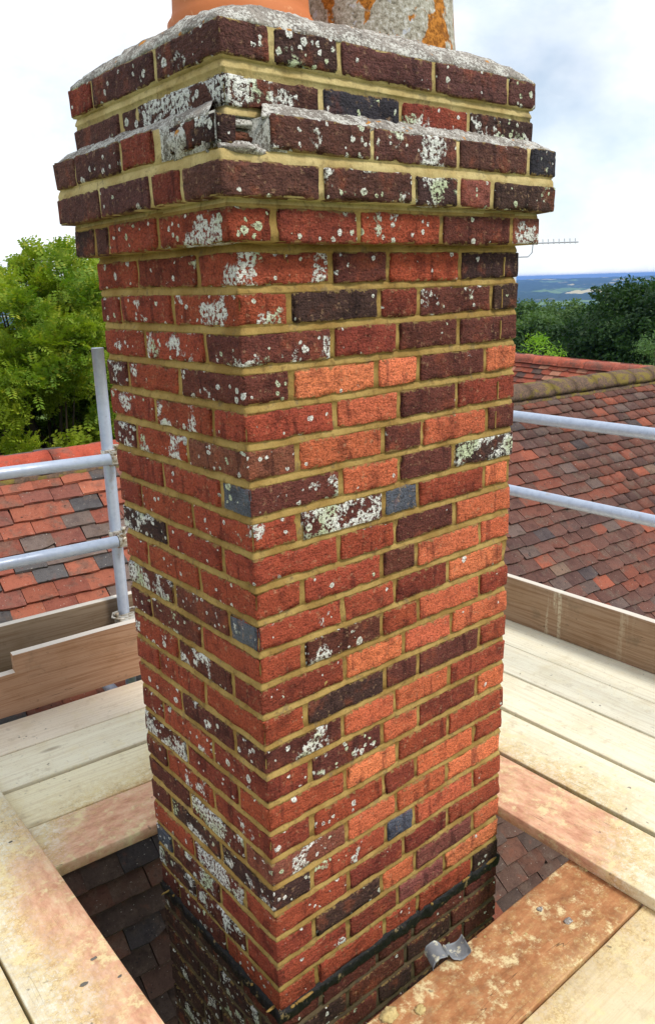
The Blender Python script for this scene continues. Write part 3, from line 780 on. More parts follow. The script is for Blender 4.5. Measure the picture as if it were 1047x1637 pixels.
# ---- chimney pots (stand on the stack)
zp = z5 + 0.06
pot = tag(empty('chimney_pot', (0.250, 0.300, zp)), 'orange terracotta chimney pot on the mortar cap', 'chimney pot')
R_ = 0.146
obj('pot_body', lathe('pot_body', [(R_+0.012, 0.0), (R_+0.012, 0.035), (R_+0.004, 0.045), (R_, 0.06), (R_-0.018, 0.42), (R_-0.02, 0.50)]), M['terracotta'], pot)
obj('pot_rim', lathe('pot_rim', [(R_-0.022, 0.50), (R_+0.006, 0.50), (R_+0.012, 0.515), (R_+0.012, 0.55), (R_+0.004, 0.56), (R_-0.03, 0.56), (R_-0.045, 0.55), (R_-0.045, 0.02)]), M['terracotta'], pot)
pot = tag(empty('chimney_pot', (0.672, 0.335, zp)), 'old grey chimney pot crusted with orange lichen', 'chimney pot')
R_ = 0.200
obj('pot_body', lathe('pot_body', [(R_+0.002, -0.02), (R_+0.002, 0.03), (R_-0.004, 0.08), (R_-0.02, 0.38)], 64, jitter=0.003, seed=3), M['oldpot'], pot)
obj('pot_rim', lathe('pot_rim', [(R_-0.024, 0.38), (R_+0.01, 0.385), (R_+0.014, 0.42), (R_-0.03, 0.43), (R_-0.05, 0.42), (R_-0.05, 0.02)], 64, jitter=0.003, seed=4), M['oldpot'], pot)

# ------------------------------------------------------------------ roof of the house below
RO = np.array([0.78, 3.25, -0.945]); RE = np.array([5.79, 2.98, -0.995])
U = RE-RO; U /= np.linalg.norm(U)
TH = rad(42)
hn = np.cross([0, 0, 1], U); hn /= np.linalg.norm(hn)          # horizontal, up-slope
Vv = hn*math.cos(TH) + np.array([0, 0, 1])*math.sin(TH); Vv -= U*(Vv @ U); Vv /= np.linalg.norm(Vv)
Nn = np.cross(U, Vv)
def rp_(u, v, n=0): return RO + U*u + Vv*v + Nn*n
house = tag(empty('house_roof', tuple(RO)), 'old clay tiled house roof running behind and beneath the scaffold', 'roof')
def hchild(o): o.parent = house; o.matrix_parent_inverse = Matrix.Translation(-house.location); return o
TW, GA, TL = 0.168, 0.100, 0.185
def tile_mesh(seed, chip=False):
    rs = np.random.RandomState(seed)
    nx, ny = 4, 2; V = []; F = []
    w_, l_ = TW-0.002, TL; th = 0.0135
    for lay in (0, 1):
        for j in range(ny+1):
            for i in range(nx+1):
                x = (i/nx-0.5)*w_; y = j/ny*l_
                z = 0.0022*(1-(2*i/nx-1)**2) + rs.uniform(-.0012, .0012) + (th if lay == 0 else 0)
                if j == 0: y += rs.uniform(-.003, .003)
                if chip and j == 0 and i == (0 if seed % 2 else nx): y += 0.022
                if chip and j == 0 and i == (1 if seed % 2 else nx-1): y += 0.006
                V.append((x, y, z))
    n1 = (nx+1)*(ny+1)
    for j in range(ny):
        for i in range(nx):
            a = j*(nx+1)+i; F.append((a, a+1, a+nx+2, a+nx+1)); b = a+n1; F.append((b, b+nx+1, b+nx+2, b+1))
    for i in range(nx): F.append((i, i+n1, i+1+n1, i+1))
    for j in range(ny):
        a = j*(nx+1); F.append((a, a+nx+1, a+nx+1+n1, a+n1)); b = a+nx; F.append((b, b+n1, b+n1+nx+1, b+nx+1))
    me = mesh('roof_tile', V, F, False); me.materials.append(M['tile']); return me, np.array(V), F
TV = [tile_mesh(s, s >= 6) for s in range(9)]
LEFT_P = [(150, 86, 66), (158, 92, 70), (140, 80, 64), (128, 78, 66), (112, 96, 88), (88, 84, 83), (168, 100, 76)]
LEFT_W = [5, 3, 5, 4, 2.2, 2.0, 1]
RIGHT_P = [(104, 70, 60), (98, 67, 58), (114, 70, 57), (126, 72, 56), (144, 80, 60), (88, 63, 57), (100, 82, 75), (80, 69, 68), (122, 98, 82)]
RIGHT_W = [6, 6, 5, 3, 1.2, 4, 1.5, 0.7, 0.5]
LOW_P = [(98, 72, 60), (90, 67, 57), (106, 72, 58), (122, 68, 50), (80, 64, 56), (92, 69, 58), (84, 68, 60), (70, 63, 62)]
tiles = []
rows_n = 52
for r_i in range(rows_n):
    v = -0.11 - GA*r_i + random.uniform(-.004, .004)
    for k in range(-22, 62):
        u = k*TW + (TW/2 if r_i % 2 else 0) + random.uniform(-.004, .004)
        P = rp_(u, v); x, y = P[0], P[1]
        if -0.02 < x < W+0.02 and -0.02 < y < D+0.05: continue
        px = project(P) if (P-CAM) @ CF > 0.3 else np.array([1e5, 1e5]); dd = (P-CAM) @ CF
        inf = -60 < px[0] < 1110 and -40 < px[1] < 1680
        vis = inf and ((px[0] < 235 and px[1] < 1010) or (px[0] > 790 and px[1] < 1030) or (90 < px[0] < 290 and px[1] > 1320) or (740 < px[0] < 930 and 1270 < px[1] < 1520))
        tiles.append((0 if vis else (1 if inf else 2), dd, u, v, r_i))
tiles.sort(key=lambda a: (a[0], a[1]))
def tile_matrix(u, v):
    rz = random.gauss(0, 0.012); tilt = 0.172 + random.gauss(0, 0.014)
    B = Matrix(((U[0], Vv[0], Nn[0]), (U[1], Vv[1], Nn[1]), (U[2], Vv[2], Nn[2]))).to_4x4()
    R4 = Matrix.Rotation(rz, 4, 'Z') @ Matrix.Rotation(-tilt, 4, 'X')
    return Matrix.Translation(Vector(rp_(u, v + random.gauss(0, .004), 0.016))) @ B @ R4
def tile_colour(u, r_i):
    if r_i > 15: c = random.choice(LOW_P) if u < 2.6 else random.choices(RIGHT_P, RIGHT_W)[0]
    elif u < 1.6:
        wts = list(LEFT_W)
        if r_i > 6: wts[4] *= 2.5; wts[5] *= 3
        c = random.choices(LEFT_P, wts)[0]
    else: c = random.choices(RIGHT_P, RIGHT_W)[0]
    j = random.uniform(0.85, 1.15); s = srgb(*c); return (s[0]*j, s[1]*j, s[2]*j)
NSING = 298
JV = []; JF = []; JC = []
for n_, (vis, dd, u, v, r_i) in enumerate(tiles):
    var = random.choice([0, 1, 2, 3, 4, 5]*3 + [6, 7, 8]); mw = tile_matrix(u, v); col = tile_colour(u, r_i)
    if n_ < NSING:
        o = obj('roof_tile', TV[var][0], None, None, (*col, 1.0)); hchild(o); o.matrix_basis = mw
    else:
        A = np.array(mw); Vt = TV[var][1] @ A[:3, :3].T + A[:3, 3]; b = len(JV)*len(TV[0][1])
        JV.append(Vt); JF += [tuple(i+b for i in f) for f in TV[var][2]]; JC.append(np.tile(np.array([*col, random.random()]), (len(Vt), 1)))
JV = np.concatenate(JV); JC = np.concatenate(JC)
me = fast_mesh('roof_tiles', JV, JF)
at = me.attributes.new('tint', 'FLOAT_COLOR', 'POINT'); at.data.foreach_set('color', JC.astype(np.float32).ravel())
o = hchild(obj('roof_tiles', me, M['tile_attr'])); o['kind'] = 'stuff'
# underlay and far slope
q = [rp_(-3.8, -0.02), rp_(10.4, -0.02), rp_(10.4, -5.3), rp_(-3.8, -5.3)]
bk = [np.array(p) + hn*6.0*0 for p in q]
Vb = np.array([*[p - Nn*0.045 for p in q], rp_(-3.8, -0.02) + hn*3.4 - np.array([0, 0, 3.1]), rp_(10.4, -0.02) + hn*3.4 - np.array([0, 0, 3.1]),
               rp_(-3.8, -5.3) - np.array([0, 0, 0.25]), rp_(10.4, -5.3) - np.array([0, 0, 0.25])])
hchild(obj('roof_deck', mesh('roof_deck', Vb, [(0, 3, 2, 1), (1, 5, 4, 0), (3, 6, 7, 2), (6, 4, 5, 7), (0, 4, 6, 3), (1, 2, 7, 5)], False), M['underlay']))
# walls under the eaves down to the ground
c1 = rp_(-3.6, -5.0); c2 = rp_(10.2, -5.0); c3 = c2 + hn*6.6; c4 = c1 + hn*6.6
Vw = [(p[0], p[1], z) for z in (-8.6, -4.35) for p in (c1, c2, c3, c4)]
hchild(obj('wall', mesh('wall', Vw, [(0, 1, 5, 4), (1, 2, 6, 5), (2, 3, 7, 6), (3, 0, 4, 7)], False), M['wallbrick']))
# ridge tiles: half-round, lying along the ridge
def ridge_mesh(Lr, R0, mat_, dome=0.0, thick=0.014, seed=0):
    V = []; F = []; na, nl = 12, 5
    for lay in (0, 1):
        for i in range(nl+1):
            for j in range(na+1):
                a = math.pi*(j/na); s = i/nl
                r0 = R0 + 0.010*dome*math.sin(math.pi*s)**0.5 + (0.006 if i == nl else 0) - (thick if lay else 0)
                V.append(((s-0.5)*Lr, -r0*math.cos(a), r0*math.sin(a)*0.92))
    V = np.array(V); V += 0.0016*np.stack([vnoise(V*20+seed, seed+k) for k in range(3)], 1); n1 = (nl+1)*(na+1)
    for i in range(nl):
        for j in range(na):
            a = i*(na+1)+j; F.append((a, a+na+1, a+na+2, a+1)); b = a+n1; F.append((b, b+1, b+na+2, b+na+1))
    for i in range(nl):
        for a in (i*(na+1), i*(na+1)+na): F.append((a, a+n1, a+n1+na+1, a+na+1))
    for j in range(na):
        for st in (0, nl*(na+1)): F.append((st+j, st+j+1, st+j+1+n1, st+j+n1))
    me = mesh('ridge_tile', V, F); me.materials.append(mat_); return me
RB = Matrix(((U[0], hn[0], 0), (U[1], hn[1], 0), (U[2], hn[2], 1))).to_4x4()
rm1 = [ridge_mesh(0.452, 0.118, M['tile'], seed=s) for s in range(3)]; rm2 = [ridge_mesh(0.31, 0.125, M['moss_tile'], 0.9, seed=s+5) for s in range(3)]
mortar_r = []
u = -3.7; k = 0
while u < 10.2:
    left = u < 1.9; Lr = 0.46 if left else 0.315
    o = obj('ridge_tile', random.choice(rm1 if left else rm2), None, None, (*srgb(*random.choice([(196, 92, 60), (178, 80, 58), (206, 104, 70)])), 1)); hchild(o)
    p = rp_(u+Lr/2, 0, 0); p[2] -= 0.045 - random.uniform(-.004, .006)
    if left: p[2] -= 0.012
    o.matrix_basis = Matrix.Translation(Vector(p)) @ RB @ Matrix.Rotation(random.uniform(-.012, .012), 4, 'Y')
    u += Lr; k += 1
# mortar bedding under the ridge tiles, dark and mossy
def bedding():
    V = []; F = []; us = np.arange(-3.7, 10.2, 0.04)
    for u_ in us:
        for dv, dn in ((-0.10, 0.018), (-0.135, 0.036), (-0.15, 0.020)):
            p = rp_(u_, dv, dn); V.append(p)
    V = np.array(V); V += 0.010*np.stack([vnoise(V*22, 71+k) for k in range(3)], 1)
    for i in range(len(us)-1):
        for j in range(2): a = i*3+j; F.append((a, a+3, a+4, a+1))
    o = hchild(obj('ridge_bedding', mesh('ridge_bedding', V, F), M['moss_tile']))
bedding()

# ---- second roof further away, its ridge running across
def far_roof():
    root = tag(empty('far_roof', (9.9, 5.4, -1.25)), 'red tiled roof with plain ridge in the distance beyond the mossy ridge', 'roof')
    def fchild(o): o.parent = root; o.matrix_parent_inverse = Matrix.Translation(-root.location); return o
    p0 = np.array([9.75, 0.8, -1.435]); p1 = np.array([9.75, 12.8, -1.06])
    uu = p1-p0; uu /= np.linalg.norm(uu); h_ = np.array([1.0, 0, 0]); th = rad(45)
    vv = h_*math.cos(th) + np.array([0, 0, math.sin(th)]); vv -= uu*(vv @ uu); vv /= np.linalg.norm(vv); nn = np.cross(uu, vv); nn = -nn if nn[2] < 0 else nn
    Bm = Matrix(((-uu[0], vv[0], nn[0]), (-uu[1], vv[1], nn[1]), (-uu[2], vv[2], nn[2]))).to_4x4()
    cols = [(166, 86, 64), (154, 80, 60), (140, 74, 60), (176, 98, 72), (116, 72, 62), (90, 70, 64), (180, 124, 98)]
    V = []; F = []; C = []; cnt = 0
    for r_i in range(26):
        for k in range(70):
            u = k*TW + (TW/2 if r_i % 2 else 0)
            P = p0 + uu*u - vv*(0.09 + GA*r_i)
            px = project(P); vis = 800 < px[0] < 1060 and px[1] < 640
            mw = Matrix.Translation(Vector(P + nn*0.016)) @ Bm @ Matrix.Rotation(random.gauss(0, .012), 4, 'Z') @ Matrix.Rotation(-0.172, 4, 'X')
            s = srgb(*random.choice(cols)); var = random.randrange(9)
            if vis and cnt < 220:
                o = fchild(obj('roof_tile', TV[var][0], None, None, (*s, 1))); o.matrix_basis = mw; cnt += 1
            else:
                A = np.array(mw); Vt = TV[var][1] @ A[:3, :3].T + A[:3, 3]; b = len(V)*len(Vt)
                V.append(Vt); F += [tuple(i+b for i in f) for f in TV[var][2]]; C.append(np.tile(np.array([*s, random.random()]), (len(Vt), 1)))
    me = fast_mesh('roof_tiles', np.concatenate(V), F); at = me.attributes.new('tint', 'FLOAT_COLOR', 'POINT'); at.data.foreach_set('color', np.concatenate(C).astype(np.float32).ravel())
    o = fchild(obj('roof_tiles', me, M['tile_attr'])); o['kind'] = 'stuff'
    RB2 = Matrix(((uu[0], -h_[0], 0), (uu[1], -h_[1], 0), (uu[2], 0, 1))).to_4x4()
    for k in range(26):
        o = fchild(obj('ridge_tile', rm1[k % 3], None, None, (*srgb(*random.choice([(168, 92, 74), (150, 90, 76), (182, 96, 74)])), 1)))
        p = p0 + uu*(k+0.5)*0.46; p[2] -= 0.05; o.matrix_basis = Matrix.Translation(Vector(p)) @ RB2
    a, b = p0 - nn*0.045, p1 - nn*0.045
    e = [a, b, b - vv*2.8, a - vv*2.8]; Vd = e + [b + h_*2.4 - np.array([0, 0, 2.4]), a + h_*2.4 - np.array([0, 0, 2.4])]
    fchild(obj('roof_deck', mesh('roof_deck', Vd, [(0, 1, 2, 3), (0, 5, 4, 1), (3, 2, 4, 5), (0, 3, 5), (1, 4, 2)], False), M['underlay']))
    x0, x1 = 9.75-1.7, 9.75+2.2
    Vw = [(x, y, z) for z in (-8.8, -3.2) for (x, y) in ((x0, 1.0), (x1, 1.0), (x1, 12.5), (x0, 12.5))]
    fchild(obj('wall', mesh('wall', Vw, [(0, 1, 5, 4), (1, 2, 6, 5), (2, 3, 7, 6), (3, 0, 4, 7)], False), M['wallbrick']))
far_roof()

# ------------------------------------------------------------------ scaffold boards
ZB, ZT = -1.61, -1.572
def board_mesh(L, wd, th=0.038, seed=0, notch=None):
    ax = spaced(L, 0.004, 0.09); ay = spaced(wd, 0.004, 0.05); az = [0, 0.004, th-0.004, th]
    V, F = box_lattice(ax, ay, az)
    r = 0.004; lo = np.array([r]*3); hi = np.array([L-r, wd-r, th-r]); c_ = np.clip(V, lo, hi); d_ = V-c_
    V = c_ + d_/np.maximum(np.linalg.norm(d_, axis=1, keepdims=True), 1e-9)*r
    Q = V + seed*3.3
    edge = (np.abs(d_) > 0).sum(1) >= 2
    V += np.stack([vnoise(Q*9, seed)*0.002*edge, vnoise(Q*6, seed+1)*0.0022*edge, vnoise(Q*np.array([1.5, 3, 0.1]), seed+2)*0.0018], 1)
    V -= np.array([L/2, wd/2, th])
    return mesh('scaffold_board', V, F)
def board(p0, p1, wd, ztop, label, col, dust, seed, cat='scaffold board', mat_='board', side=1, group='scaffold boards of the deck', tilt=0.0):
    """p0,p1: ends of one long edge; the board lies to its left (side=1) or right (-1)"""
    p0 = Vector((*p0, 0)); p1 = Vector((*p1, 0)); d = (p1-p0); L_ = d.length; d.normalize(); nrm = Vector((-d.y, d.x, 0))*side
    ctr = (p0+p1)/2 + nrm*wd/2; ctr.z = ztop
    o = obj('scaffold_board', board_mesh(L_, wd, seed=seed), M[mat_], None, (*srgb(*col), dust))
    o.location = ctr; o.rotation_euler = (tilt, 0, math.atan2(d.y, d.x)); tag(o, label, cat, group); return o
CREAM, CREAM2, TAN = (234, 226, 198), (224, 212, 182), (206, 178, 138)
# front pair (along the right-hand face), lying lowest
board((-1.25, -0.240), (0.862, -0.243), 0.222, ZB, 'rust stained board with splashes of mortar and a lead scrap on its edge', TAN, 0.98, 1, side=-1)
board((-1.25, -0.472), (0.866, -0.472), 0.222, ZB, 'pinkish dusty board at the lower right corner beyond a dark gap', (222, 206, 170), 0.8, 2, side=-1)
for k in range(3): board((-1.25, -0.706-k*0.232), (0.87, -0.706-k*0.232), 0.222, ZB, ['foremost walking board out of the picture', 'walking board under the photographer', 'rearmost walking board behind the photographer'][k], CREAM2, 0.6, 3+k, side=-1)
# right-hand run
board((0.852, -2.2), (0.858, 1.30), 0.224, ZT, 'orange dusted board with a thick raised edge right of the opening', (236, 228, 200), 0.66, 7, side=-1)
board((1.143, -2.2), (1.147, 1.34), 0.228, ZB, 'cream board next to the wide dark gap on the right', CREAM, 0.5, 8, side=-1)
board((1.377, -2.2), (1.398, 1.34), 0.226, ZB, 'cream middle board of the right hand run with a knot stain', CREAM, 0.5, 9, side=-1)
board((1.612, -2.2), (1.638, 1.36), 0.212, ZB, 'pale cream board second from the right toe board', (232, 226, 202), 0.5, 10, side=-1)
board((1.829, -2.2), (1.852, 1.36), 0.222, ZB, 'narrow looking pale board tight against the right toe board', (228, 222, 198), 0.5, 11, side=-1)
# left rear run (parallel to the house ridge)
ang = math.tan(rad(-4.6))
for k, (y0, lab, col, du) in enumerate([(0.702, 'pink dusted board with a grey sawn edge left of the stack', (236, 230, 208), 0.66), (0.930, 'cream board third from the left toe board', (236, 226, 190), 0.5),
                                        (1.172, 'cream board with a long split second from the left toe board', CREAM, 0.5), (1.404, 'brown stained board nearest the left toe board', (228, 214, 190), 0.5)]):
    board((-2.6, y0 - ang*2.6), (0.80 if k == 0 else 0.84, y0 + ang*0.82), 0.224, ZB, lab, col, du, 20+k, side=1)
# left front pair lying on top, running towards the viewer
board((-0.282, 0.0+1.28), (-0.300, -1.9), 0.222, ZT, 'long cream board with ochre sawdust along the left of the opening', (226, 221, 200), 0.77, 30, side=-1)
board((-0.512, 1.28), (-0.530, -1.9), 0.222, ZT, 'ochre dusted board at the lower left corner', (222, 212, 184), 0.86, 31, side=-1)

# ---- toe boards on edge
def toe(p0, p1, z0, ht, label, col, seed, th=0.036):
    p0 = Vector((*p0, 0)); p1 = Vector((*p1, 0)); d = p1-p0; L_ = d.length; d.normalize()
    o = obj('toe_board', board_mesh(L_, ht, th, seed), M['toe'], None, (*srgb(*col), 0.0 if seed == 42 else 1.0))
    ctr = (p0+p1)/2; o.location = (ctr.x, ctr.y, z0+ht/2)
    o.rotation_euler = (math.pi/2, 0, math.atan2(d.y, d.x)); tag(o, label, 'toe board', 'toe boards on edge'); return o
o = toe((2.062, 1.50), (2.058, -1.6), ZB+0.002, 0.225, 'brown weathered toe board with whitewash runs along the right', (158, 132, 106), 41)
# left: weathered board behind, notched board in front
yl = lambda x, b: b + ang*x
toe((-2.4, yl(-2.4, 1.86)), (0.95, yl(0.95, 1.86)), -1.532, 0.225, 'grey green weathered toe board behind the notched one', (138, 120, 98), 42)
def notched():
    """toe board sawn down to a lower step at its left end"""
    x0, xn, x1 = -2.2, -0.040, 0.85; zb, zl, zt = -1.600, -1.425, -1.352; th = 0.037
    prof_ = [(x0, zb), (x1, zb), (x1, zt), (xn, zt), (xn, zl), (x0, zl)]
    xs = lambda a, b: list(np.linspace(a, b, max(2, int(abs(b-a)/0.1)+1)))[:-1]
    pts = []
    for (a, b) in zip(prof_, prof_[1:]+prof_[:1]):
        n = max(2, int(math.hypot(a[0]-b[0], a[1]-b[1])/0.1)+1)
        for t in np.linspace(0, 1, n)[:-1]: pts.append((a[0]+(b[0]-a[0])*t, a[1]+(b[1]-a[1])*t))
    n = len(pts); pts = np.array(pts); j = 0.0022*np.stack([vnoise(np.c_[pts*8, 0*pts[:, 0]], 5), vnoise(np.c_[pts*8, 0*pts[:, 0]], 6)], 1); pts = pts + j
    V = [(x, z, 0) for x, z in pts] + [(x, z, th) for x, z in pts]
    F = [list(range(n))[::-1], list(range(n, 2*n))] + [(i, (i+1) % n, (i+1) % n+n, i+n) for i in range(n)]
    me = mesh('toe_board', V, F, False)
    o = obj('toe_board', me, M['toe'], None, (*srgb(172, 136, 108), 0.0))
    o.matrix_world = Matrix.Translation((0, 1.690, 0)) @ Matrix.Rotation(rad(-4.6), 4, 'Z') @ Matrix.Rotation(math.pi/2, 4, 'X')
    tag(o, 'brown toe board with a step sawn out of its left end', 'toe board', 'toe boards on edge')
notched()

# ------------------------------------------------------------------ scaffold tubes and couplers
RT = 0.02415
def tube(name, a, b, label, group):
    a = np.array(a); b = np.array(b); n = 9
    pts = [tuple(a+(b-a)*i/(n-1)) for i in range(n)]
    return tag(obj(name, tube_mesh(name, pts, RT), M['tube']), label, 'scaffold tube', group)
tube('scaffold_tube', (0.489, 1.77, -0.222), (0.472, 1.775, -2.30), 'upright galvanised tube at the left of the stack', 'scaffold tubes')
tube('scaffold_tube', (-2.6, 1.70+0.13, -0.575), (0.470, 1.700, -0.662), 'upper guard rail tube on the left', 'scaffold tubes')
tube('scaffold_tube', (-2.6, 1.70+0.13, -0.935), (0.452, 1.700, -1.012), 'lower guard rail tube on the left', 'scaffold tubes')
tube('scaffold_tube', (2.02, 2.25, -0.596), (2.02, -1.7, -0.596), 'upper guard rail tube on the right', 'scaffold tubes')
tube('scaffold_tube', (2.02, 2.25, -0.940), (2.02, -1.7, -0.940), 'lower guard rail tube on the right', 'scaffold tubes')
tube('scaffold_tube', (0.385, 2.05, -1.690), (0.330, 0.75, -1.690), 'short transom tube showing under the left boards', 'scaffold tubes')
tube('scaffold_tube', (-0.42, -2.0, -1.70), (-0.42, 1.8, -1.70), 'bearer tube beneath the left boards', 'scaffold tubes')
tube('scaffold_tube', (1.3, -0.9, -1.675), (1.3, 1.5, -1.675), 'bearer tube beneath the right boards', 'scaffold tubes')
def coupler(loc, rotz, label):
    root = tag(empty('scaffold_coupler', loc), label, 'coupler', 'couplers on the left upright')
    root.rotation_euler = (0, 0, rotz)
    def band(axis, ctr, wd, ang0, ang1, R0=RT+0.001, R1=RT+0.007):
        V = []; F = []; n = 14
        for i in range(n+1):
            a = ang0+(ang1-ang0)*i/n
            for (rr, h) in ((R0, -wd/2), (R1, -wd/2), (R1, wd/2), (R0, wd/2)):
                c_, s_ = rr*math.cos(a), rr*math.sin(a)
                V.append((c_+ctr[0], s_+ctr[1], h+ctr[2]) if axis == 'Z' else (h+ctr[0], c_+ctr[1], s_+ctr[2]))
        for i in range(n):
            for k in range(4): F.append((i*4+k, i*4+(k+1) % 4, i*4+4+(k+1) % 4, i*4+4+k))
        F += [(0, 1, 2, 3), (n*4+3, n*4+2, n*4+1, n*4)]
        return mesh('band', V, F)
    obj('upright_band', band('Z', (0, 0.035, 0), 0.05, rad(-230), rad(50)), M['coupler'], root)
    obj('rail_band', band('X', (0, -0.035, 0), 0.05, rad(-100), rad(215)), M['coupler'], root)
    V, F = box_lattice([-0.024, 0.024], [-0.012, 0.012], [-0.030, 0.030]); obj('saddle', mesh('saddle', V, F, False), M['coupler'], root)
    for (p, ax_) in (((0.036, 0.03, 0.0), 'Y'), ((0.0, -0.052, 0.036), 'Z')):
        b = obj('bolt', lathe('bolt', [(0, -0.03), (0.006, -0.03), (0.006, 0.012), (0.012, 0.012), (0.012, 0.024), (0.0, 0.024)], 6), M['coupler'], root)
        b.location = p
        if ax_ == 'Y': b.rotation_euler = (math.pi/2, 0, 0)
    V, F = box_lattice([-0.020, 0.020], [-0.062, -0.040], [0.022, 0.033]); obj('flap', mesh('flap', V, F, False), M['coupler'], root)
coupler((0.486, 1.736, -0.662), rad(-3), 'worn coupler clamping the upper left guard rail')
coupler((0.482, 1.738, -1.012), rad(-3), 'rusty coupler clamping the lower left guard rail')
def board_clip():
    root = tag(empty('board_clip', (0.478, 1.735, -1.375)), 'pale plated clip holding the toe board to the upright', 'clip')
    V, F = box_lattice(spaced(0.115, 0.006, 0.02), spaced(0.10, 0.006, 0.02), [0, 0.004, 0.030, 0.034])
    V = V - np.array([0.055, 0.085, 0.0]); V[:, 2] -= 0.02 + np.clip(-V[:, 1]-0.03, 0, 1)*0.7*(0.5+0.5*np.cos(V[:, 0]*40)); V += 0.003*np.stack([vnoise(V*40, k) for k in range(3)], 1)
    obj('clip_body', mesh('clip_body', V, F), M['coupler'], root)
    for s in (-1, 1):
        pts = [(s*0.02, 0.045, 0.02), (s*0.05, 0.035, 0.022), (s*0.07, 0.0, 0.02), (s*0.055, -0.03, 0.016), (s*0.03, -0.035, 0.012)]
        obj('strap', tube_mesh('strap', pts, 0.005, 8, False), M['coupler'], root)
        b = obj('bolt', lathe('bolt', [(0, -0.02), (0.007, -0.02), (0.007, 0.012), (0.013, 0.012), (0.013, 0.022), (0, 0.022)], 6), M['coupler'], root); b.location = (s*0.048, 0.005, 0.012)
board_clip()

# ------------------------------------------------------------------ small things lying on the boards
def lead_scrap():
    """a torn strip of lead, curled up at one end and buckled in an S"""
    prof_ = []
    for i in range(14):      # domed end
        a = rad(205 - 190*i/13); prof_.append((-0.030 + 0.026*math.cos(a), 0.010 + 0.026*math.sin(a)))
    for i in range(1, 15):   # trough
        a = rad(190 + 150*i/14); prof_.append((0.032 + 0.036*math.cos(a), 0.040 + 0.036*math.sin(a)))
    prof_ = np.array(prof_); nv = 8; V = []; F = []; n = len(prof_)
    for lay in (0, 1):
        for i, (x, z) in enumerate(prof_):
            for j in range(nv+1):
                y = (j/nv-0.5)*(0.062 - 0.030*math.exp(-((i-14)/3.0)**2)) + 0.012*(i/n-0.5)
                V.append((x, y, z + (0.0022 if lay else 0)))
    V = np.array(V); V += 0.0030*np.stack([vnoise(V*45, 90+k) + 0.5*vnoise(V*110, 94+k) for k in range(3)], 1)
    n1 = n*(nv+1)
    for i in range(n-1):
        for j in range(nv):
            a = i*(nv+1)+j; F.append((a, a+1, a+nv+2, a+nv+1)); b = a+n1; F.append((b, b+nv+1, b+nv+2, b+1))
    for i in range(n-1):
        for j in (0, nv): a = i*(nv+1)+j; F.append((a, a+nv+1, a+nv+1+n1, a+n1))
    for i in (0, n-1):
        for j in range(nv): a = i*(nv+1)+j; F.append((a, a+1, a+1+n1, a+n1))
    o = obj('lead_scrap', mesh('lead_scrap', V, F), M['lead']); o.location = (0.340, -0.238, ZB+0.001); o.scale = (0.86, 0.86, 0.80); o.rotation_euler = (0, 0, rad(-24))
    tag(o, 'curled scrap of grey lead flashing on the edge of the board', 'lead scrap')
lead_scrap()
for k, (x, y, s, lab) in enumerate([(0.118, -0.262, 0.022, 'pale mortar lump at the near end of the rusty board'), (0.185, -0.300, 0.014, 'flat round mortar splash on the rusty board'),
                                    (0.092, -0.310, 0.013, 'small mortar crumb at the bottom edge of the rusty board'), (0.66, -0.372, 0.012, 'grey mortar dab towards the far end of the rusty board'),
                                    (0.64, -0.300, 0.009, 'dark grey mortar dab by the opening on the rusty board'), (0.52, -0.300, 0.005, 'tiny white pebble near the lead scrap'),
                                    (0.46, -0.262, 0.004, 'tiny cream grit at the board edge beside the lead'), (0.86, -0.30, 0.010, 'pale chip where the rusty board meets the raised board'),
                                    (0.545, -0.326, 0.004, 'tiny cream crumb beyond the lead scrap')]):
    o = lump('mortar_lump', (x, y, ZB+s*0.16), (s, s*0.8, s*0.35), M['mortar_pale'] if k not in (3, 4) else M['cement'], 200+k, False, 0.5)
    tag(o, lab, 'mortar lump', 'mortar bits on the boards')
for k, (x, y, s, lab) in enumerate([(-0.335, 0.300, 0.012, 'dark flake lying on the long cream board'), (-0.310, 0.210, 0.009, 'blue grey chip at the edge of the long cream board'),
                                    (-0.385, 0.245, 0.014, 'crumpled dark leaf on the ochre sawdust'), (-0.345, 0.870, 0.009, 'small grey chip high on the long cream board')]):
    o = lump('grit_flake', (x, y, ZT+0.002), (s*0.62, s*0.34, s*0.10), plain('dark_flake', srgb(112, 108, 100)), 300+k, False, 0.5); tag(o, lab, 'debris', 'flakes on the left board')

# ------------------------------------------------------------------ TV aerial beyond the stack
def aerial():
    b = np.array([9.72, 6.83, -1.3]); root = tag(empty('tv_aerial', tuple(b)), 'thin television aerial on a pole behind the stack', 'aerial')
    def ap(nm, pts, r_, mt='aerial'): obj(nm, tube_mesh(nm, [tuple(np.array(p)-0) for p in pts], r_, 8, False), M[mt], root)
    ap('mast', [(0, 0, 0), (0.02, 0, 0.9), (0.03, 0, 1.72)], 0.016)
    d = np.array([math.sin(_yaw), -math.cos(_yaw), 0])*1.0
    ap('boom', [tuple(np.array([0.03, 0, 1.80]) + d*t) for t in (-0.1, 0.45, 1.0)], 0.010)
    ap('bracket', [(0.03, 0, 1.60), tuple(np.array([0.03, 0, 1.60]) + d*0.22), tuple(np.array([0.03, 0, 1.66]) + d*0.28), tuple(np.array([0.03, 0, 1.80]) + d*0.29)], 0.009)
    for k in range(12):
        q = np.array([0.03, 0, 1.80]) + d*(0.02+0.085*k); c_ = np.array([0.02, 0.02, 0.055])
        ap('element', [tuple(q-c_*0.3), tuple(q), tuple(q+c_)], 0.008)
    V, F = box_lattice([-0.04, 0.05], [-0.04, 0.04], [1.0, 1.3]); obj('signal_box', mesh('signal_box', V, F, False), M['plastic'], root)
aerial()

